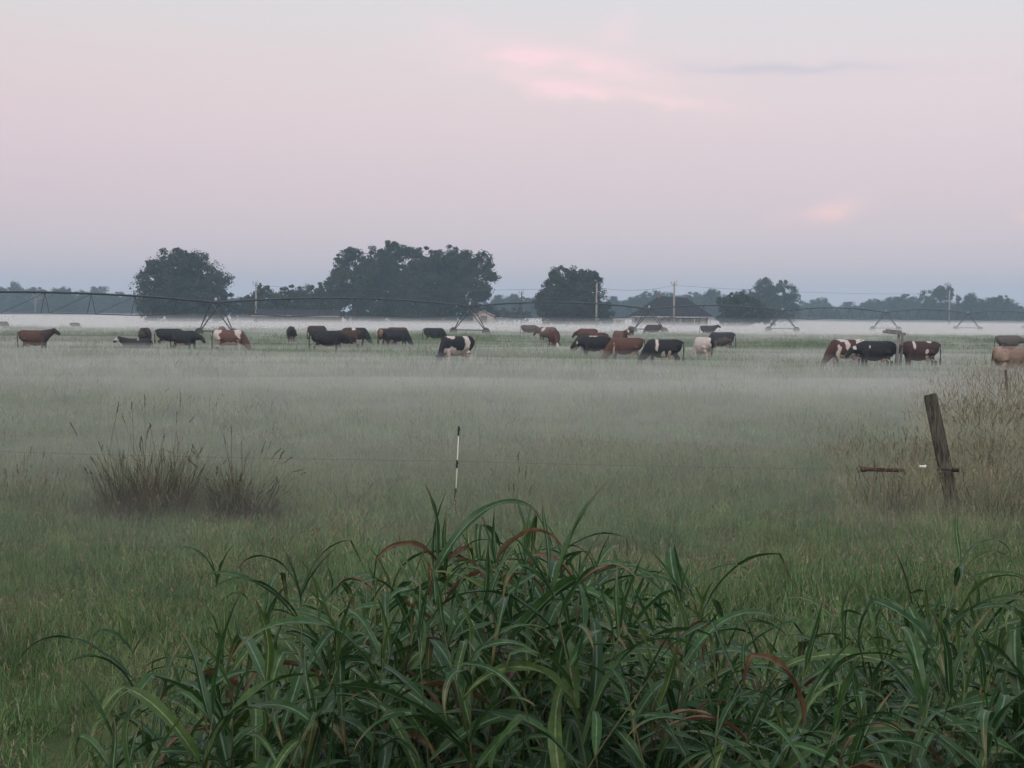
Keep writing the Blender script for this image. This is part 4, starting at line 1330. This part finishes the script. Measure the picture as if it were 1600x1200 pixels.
bunch('greener tuft right of the leaning post base', 1555, 812, 170, 115, 16, 320, 0.0, 8)
bunch('wispy tall stems right of the white stake', 812, 812, 60, 105, 7, 40, 0.0, 9)

# ------------------------------------------------------------------ coarse tall grass thicket in front
def leaf_mesh(name, L, w, a0, droop, kink, twist, mat, seed, fold=.35):
    """leaf along +X: starts at elevation a0, droops by `droop`, optional kink; V fold, uv for the midrib"""
    r = random.Random(seed)
    n = 16
    vs_, uvs, fs = [], [], []
    p = Vector((0, 0, 0)); a = a0; side = 0.0
    for i in range(n + 1):
        u = i / n
        wd = w * (min(1, .35 + u * 4.0)) * (1 - max(0, (u - .35) / .65) ** 1.7) + .0006
        tw = twist * u + .12 * math.sin(u * 9 + seed)
        t = Vector((math.cos(a), 0, math.sin(a)))
        nrm = Vector((-math.sin(a), 0, math.cos(a)))
        s = Vector((0, math.cos(tw), 0)) + nrm * math.sin(tw)
        up = nrm * math.cos(tw) - Vector((0, 1, 0)) * math.sin(tw)
        wave = .10 * wd * math.sin(u * 21 + seed)
        for k, x in enumerate((-1, -.5, 0, .5, 1)):
            vs_.append(p + s * (x * wd / 2) + up * (abs(x) * wd * fold * .5 + (wave if abs(x) == 1 else 0) * (1 if x > 0 else -1)) + Vector((0, side, 0)))
            uvs.append(((x + 1) / 2, u))
        da = droop / n * (.35 + 1.6 * u)
        if kink and abs(u - kink[0]) < .5 / n + .001: da += kink[1]
        a -= da
        a = max(a, -1.62)
        p = p + t * (L / n)
        side += .006 * math.sin(u * 6 + seed) * L
    for i in range(n):
        for k in range(4):
            q = i * 5 + k
            fs.append((q, q + 1, q + 6, q + 5))
    m = mesh_np(name, vs_, fs, mat, True)
    uvl = m.uv_layers.new(name='UVMap')
    for lp in m.loops:
        uvl.data[lp.index].uv = uvs[lp.vertex_index]
    return m


def leafset(mat, n, seed, dry=False):
    r = random.Random(seed)
    out = []
    for k in range(n):
        kink = (r.uniform(.3, .7), r.uniform(.6, 1.5)) if r.random() < (.6 if dry else .28) else None
        out.append(leaf_mesh('leaf', r.uniform(.32, .60) * (.62 if dry else 1), r.uniform(.022, .037) * (.75 if dry else 1), r.uniform(.35, 1.2), r.uniform(1.0, 2.7), kink, r.uniform(-.9, .9) * (1.6 if dry else 1), mat, seed * 100 + k, fold=.9 if dry else r.uniform(.2, .5)))
    return out


LG = leafset(M['reedG'], 18, 1)
LY = leafset(M['reedY'], 6, 2)
LR = leafset(M['reedR'], 8, 3, True)
LUP = [leaf_mesh('leaf', random.uniform(.20, .30), random.uniform(.014, .022), random.uniform(1.25, 1.45), random.uniform(.1, .7), None, random.uniform(-.5, .5), M['reedG'] if k % 3 else M['reedY'], 400 + k, .7) for k in range(5)]
rt = random.Random(99)


def reed(label, base, top, group=None, leaves=None, dens=.056, bend=0.0, zmin=.45, extra=None, dry=.035, lscale=1.0):
    """one grass plant: stem from base to top (world points), alternating arching leaves"""
    t = thing('coarse_grass_plant', label, 'grass plant', (base.x, base.y, 0), 0, group)
    bl = base - Vector((base.x, base.y, 0)); tl = top - Vector((base.x, base.y, 0))
    pts_ = []
    lean = Vector((tl.x, tl.y, 0))
    for i in range(9):
        u = i / 8
        p = Vector((lean.x * (u ** 1.7), lean.y * (u ** 1.7), tl.z * u))
        pts_.append(p)
    rad = [.0062 * (1 - .72 * (i / 8)) for i in range(9)]
    mb = MB(); mb.tube(pts_, rad, 7); mb.build('stem', M['stem'], t, True)

    def at(z):
        u = max(0, min(1, z / tl.z))
        return Vector((lean.x * (u ** 1.7), lean.y * (u ** 1.7), z))
    a = rt.random() * 6.28
    z = max(zmin, .3)
    while z < tl.z - .02:
        pool = LR if rt.random() < dry else (LY if rt.random() < .10 else LG)
        m = rt.choice(pool)
        o = obj('leaf', m, t, at(z))
        o.rotation_euler = (rt.gauss(0, .22), rt.gauss(0, .24), a + rt.gauss(0, .8))
        s = rt.uniform(.6, 1.3) * lscale * (.8 if z > tl.z - .2 else 1)
        o.scale = (s, s * rt.uniform(.85, 1.2), s)
        a += math.pi + rt.gauss(0, .4)
        z += dens * rt.uniform(.75, 1.3)
    for k in range(rt.choice((1, 2, 2))):
        o = obj('leaf', rt.choice(LUP), t, at(tl.z - .03 * k))
        o.rotation_euler = (rt.gauss(0, .12), rt.gauss(0, .12), a + k * 2.6)
        s = rt.uniform(.6, .95) * lscale; o.scale = (s, s, s)
    for (m, zz, az_, tl_, s) in (extra or ()):
        o = obj('leaf', m, t, at(tl.z + zz)); o.rotation_euler = (0, tl_, az_); o.scale = (s, s, s)
    return t


ENV = [(-150, 1200), (60, 1190), (130, 1160), (200, 1110), (260, 1060), (330, 1010), (420, 975), (500, 930), (580, 905), (650, 870), (720, 838), (800, 815), (880, 828), (950, 875), (1030, 905), (1100, 945),
       (1180, 1000), (1260, 1010), (1330, 1000), (1400, 980), (1470, 950), (1540, 940), (1620, 930), (1750, 940)]


def env(x):
    for (x0, y0), (x1, y1) in zip(ENV[:-1], ENV[1:]):
        if x0 <= x <= x1:
            return y0 + (y1 - y0) * (x - x0) / (x1 - x0)
    return 1000


GR = 'plants of the coarse grass thicket'
cells = []
for dd in (4.0, 4.4, 4.8, 5.2, 5.7, 6.2, 6.7, 7.2):
    nx = int(28 + (dd - 4.0) * 2)
    for i in range(nx):
        px = -120 + (1840) * (i + rt.random()) / nx
        if px < 150 and rt.random() < .85: continue
        if px < 330 and rt.random() < .5: continue
        cells.append((px, dd + rt.uniform(-.22, .22)))
for px, dd in cells:
    yt = env(px) + rt.uniform(0, 60) + abs(rt.gauss(0, 50)) + (70 if dd < 4.6 else 0)
    top = depth(px, yt, dd)
    if top.z < .5: continue
    base = Vector((top.x + rt.gauss(0, .24), top.y + rt.gauss(0, .16), 0))
    row = 'front' if dd < 5.0 else ('middle' if dd < 6.3 else 'back')
    for lim, where in ((330, 'at the thin left end of the thicket'), (560, 'under the slender shoot with long left reaching blades'), (740, 'under the orange brown arching blade left of centre'),
                       (900, 'around the tallest centre shoot'), (1100, 'under the withered blades right of centre'), (1300, 'in the low dip right of centre'),
                       (1440, 'between the low dip and the tall leaning right shoot'), (9999, 'around the tall leaning shoot at the right')):
        if px < lim: break
    lb = f'coarse green grass plant, {row} row, {where}'
    g = f'thicket plants, {row} row, {where}'
    reed(lb, base, top, g, zmin=max(.35, 2.45 - .305 * dd - .35), lscale=rt.uniform(.95, 1.3))

# plants that stand out
def hero(label, px, py, dd, bx, **k):
    dd *= 1.4
    top = depth(px, py, dd); b = depth(bx, py, dd); b.z = 0
    return reed(label, b, top, None, **k)


hero('tallest upright shoot at the centre of the thicket', 822, 850, 3.5, 812, extra=[(LG[3], -.10, .3, -.2, .8), (LG[6], -.14, 3.3, 0, .7), (LUP[1], .0, 1.2, .1, .7)], dry=.05)
hero('tall leaning shoot with broad leaves at the right of the thicket', 1500, 880, 3.7, 1410, extra=[(LG[2], -.02, .25, -.25, .85), (LG[9], -.08, 0.0, -.1, .9), (LY[0], -.05, .4, -.35, .6), (LG[11], -.2, -.2, 0, .8)], dry=.05, dens=.16)
hero('slender shoot with long blades reaching left of the thicket', 470, 935, 3.4, 480, extra=[(LG[5], .0, 2.95, -.25, .8), (LG[1], .0, .55, -.5, .7), (LG[12], -.08, 3.5, -.05, .8)], dry=.0, dens=.14)
hero('leaning outlying plant with arching blades at far lower left', 205, 1010, 3.5, 262, extra=[(LG[4], -.02, 3.2, -.1, .7), (LG[8], -.12, 3.0, -.1, .95), (LG[10], -.2, 3.4, -.1, 1.0)], dry=.0, dens=.15)
hero('lone shoot with a drooping blade at upper left of thicket', 338, 905, 3.9, 372, extra=[(LG[7], 0, 3.1, -.2, .65)], dry=.0, dens=.22, zmin=1.0)
hero('shoot with a withered red brown top leaf left of centre', 697, 880, 3.55, 690, extra=[(LR[0], 0, 1.0, 0, .8), (LR[1], -.05, 4.0, 0, .7), (LG[2], -.05, .2, 0, .7)], dry=.10)
hero('shoot with a hanging withered leaf near the centre', 775, 880, 3.3, 780, extra=[(LR[2], 0, -.6, 0, .9), (LR[3], -.05, .4, .1, .8), (LR[4], -.15, 2.2, .1, .9)], dry=.12)
hero('shoot with an orange brown arching blade left of centre', 585, 915, 3.6, 600, extra=[(LR[5], -.02, 2.9, -.15, .9), (LG[0], -.1, .4, 0, .8)], dry=.06)
hero('shoot with several withered blades right of centre', 905, 905, 3.5, 900, extra=[(LR[6], -.02, .2, -.1, .8), (LR[7], -.05, 3.2, 0, .8), (LG[9], -.02, .1, -.2, .8)], dry=.12)
hero('shoot bending right with a drooping leaf tip right of centre', 1065, 930, 3.6, 1030, extra=[(LG[14], -.02, .1, -.1, .8), (LR[1], -.15, .3, 0, .9)], dry=.06)
hero('small pale shoot in the low right part of the thicket', 1315, 970, 3.9, 1320, extra=[(LY[2], -.02, 2.6, 0, .5)], dry=.05)

# thin undergrowth filling the thicket; its dark green has the thicket's self-shadow mixed in
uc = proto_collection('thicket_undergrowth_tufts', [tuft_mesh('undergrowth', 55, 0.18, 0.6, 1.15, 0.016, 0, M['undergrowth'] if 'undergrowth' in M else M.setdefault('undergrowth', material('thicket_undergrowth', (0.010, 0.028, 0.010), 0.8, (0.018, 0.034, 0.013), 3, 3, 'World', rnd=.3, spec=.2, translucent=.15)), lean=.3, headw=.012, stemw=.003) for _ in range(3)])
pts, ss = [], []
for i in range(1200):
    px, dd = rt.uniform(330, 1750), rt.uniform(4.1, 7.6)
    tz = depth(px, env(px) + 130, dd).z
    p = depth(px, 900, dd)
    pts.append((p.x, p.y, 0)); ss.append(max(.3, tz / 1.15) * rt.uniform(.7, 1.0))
scatter('thicket_undergrowth', pts, ss, uc, 'fine grass, coloured dark for shade, filling the foot of the coarse grass thicket', 'undergrowth', tilt=.06)


# ------------------------------------------------------------------ haze and ground mist
def vnoise(x, y, s, seed):
    return np.array([mnoise.fractal(Vector((a * s, b2 * s * 1.0, seed)), 1.0, 2.0, 3) for a, b2 in zip(x.ravel(), y.ravel())]).reshape(x.shape)


hz = MB()
hz.box((0, 900, 22), (4400, 2600, 47))
hz_o = hz.build('haze', volume('pale_haze', (0.58, 0.80, 1.0), 0.00060))
tag(hz_o, 'thin blue grey morning haze over the whole pasture', 'haze', kind='stuff')

my = np.concatenate([np.linspace(10, 130, 61), np.linspace(134, 300, 43), np.linspace(310, 620, 26)])
mu = np.linspace(-1, 1, 61)
YY, UU = np.meshgrid(my, mu, indexing='ij')
XX = UU * (YY * .55 + 22)
nn1 = vnoise(XX, YY * 1.6, .018, 3.3)
nn2 = vnoise(XX, YY * 2.2, .05, 8.1)
PROF = [(10, -.10), (13, .15), (18, .75), (26, 1.3), (38, 1.5), (52, 1.32), (66, 1.02), (88, .95), (104, .82), (120, .80), (145, .84), (160, .95), (180, 1.1), (205, 1.15), (300, 1.15), (520, 1.1), (620, .5)]
prof = np.interp(YY, [p[0] for p in PROF], [p[1] for p in PROF])
edge = np.clip((1 - np.abs(UU)) / .08, 0, 1)
shape0 = (prof + .38 * nn1 * np.clip(prof, .2, 1) + .16 * nn2) * edge - (1 - edge) * .3
for k, (hgt, dens) in enumerate(((1.55, .0016), (1.00, .0060), (.66, .0130), (.44, .0320))):
    far = np.clip((YY - 100) / 75, 0, 1) if k < 2 else 1.0
    shape = shape0 + (.30 * vnoise(XX, YY * 1.3, .03 + .008 * k, 20.0 + 5 * k) * np.clip(prof, .2, 1)) * edge
    top = (shape * far - (1 - far) * .3) * hgt + .06 * nn2 * (k + 1) * .5
    top = np.maximum(top, -.15)
    ny, nx = XX.shape
    vt = [(XX[j, i], YY[j, i], top[j, i]) for j in range(ny) for i in range(nx)]
    vb = [(XX[j, i], YY[j, i], -.35 - .1 * k) for j in range(ny) for i in range(nx)]
    n0 = ny * nx
    fs = []
    for j in range(ny - 1):
        for i in range(nx - 1):
            a = j * nx + i
            fs.append((a, a + 1, a + nx + 1, a + nx)); fs.append((n0 + a, n0 + a + nx, n0 + a + nx + 1, n0 + a + 1))
    for i in range(nx - 1):
        fs.append((i + 1, i, n0 + i, n0 + i + 1)); a = (ny - 1) * nx + i; fs.append((a, a + 1, n0 + a + 1, n0 + a))
    for j in range(ny - 1):
        a = j * nx; fs.append((a, a + nx, n0 + a + nx, n0 + a)); a = j * nx + nx - 1; fs.append((a + nx, a, n0 + a, n0 + a + nx))
    mo = obj('ground_mist', mesh_np('ground_mist', vt + vb, fs, volume('white_ground_mist', (.96, .965, .975), dens), True))
    tag(mo, ('faint topmost veil of the ground mist over the pasture', 'thin upper veil of the ground mist over the pasture', 'middle layer of the ground mist over the pasture', 'dense low layer of the ground mist hugging the pasture')[k], 'mist', kind='stuff')
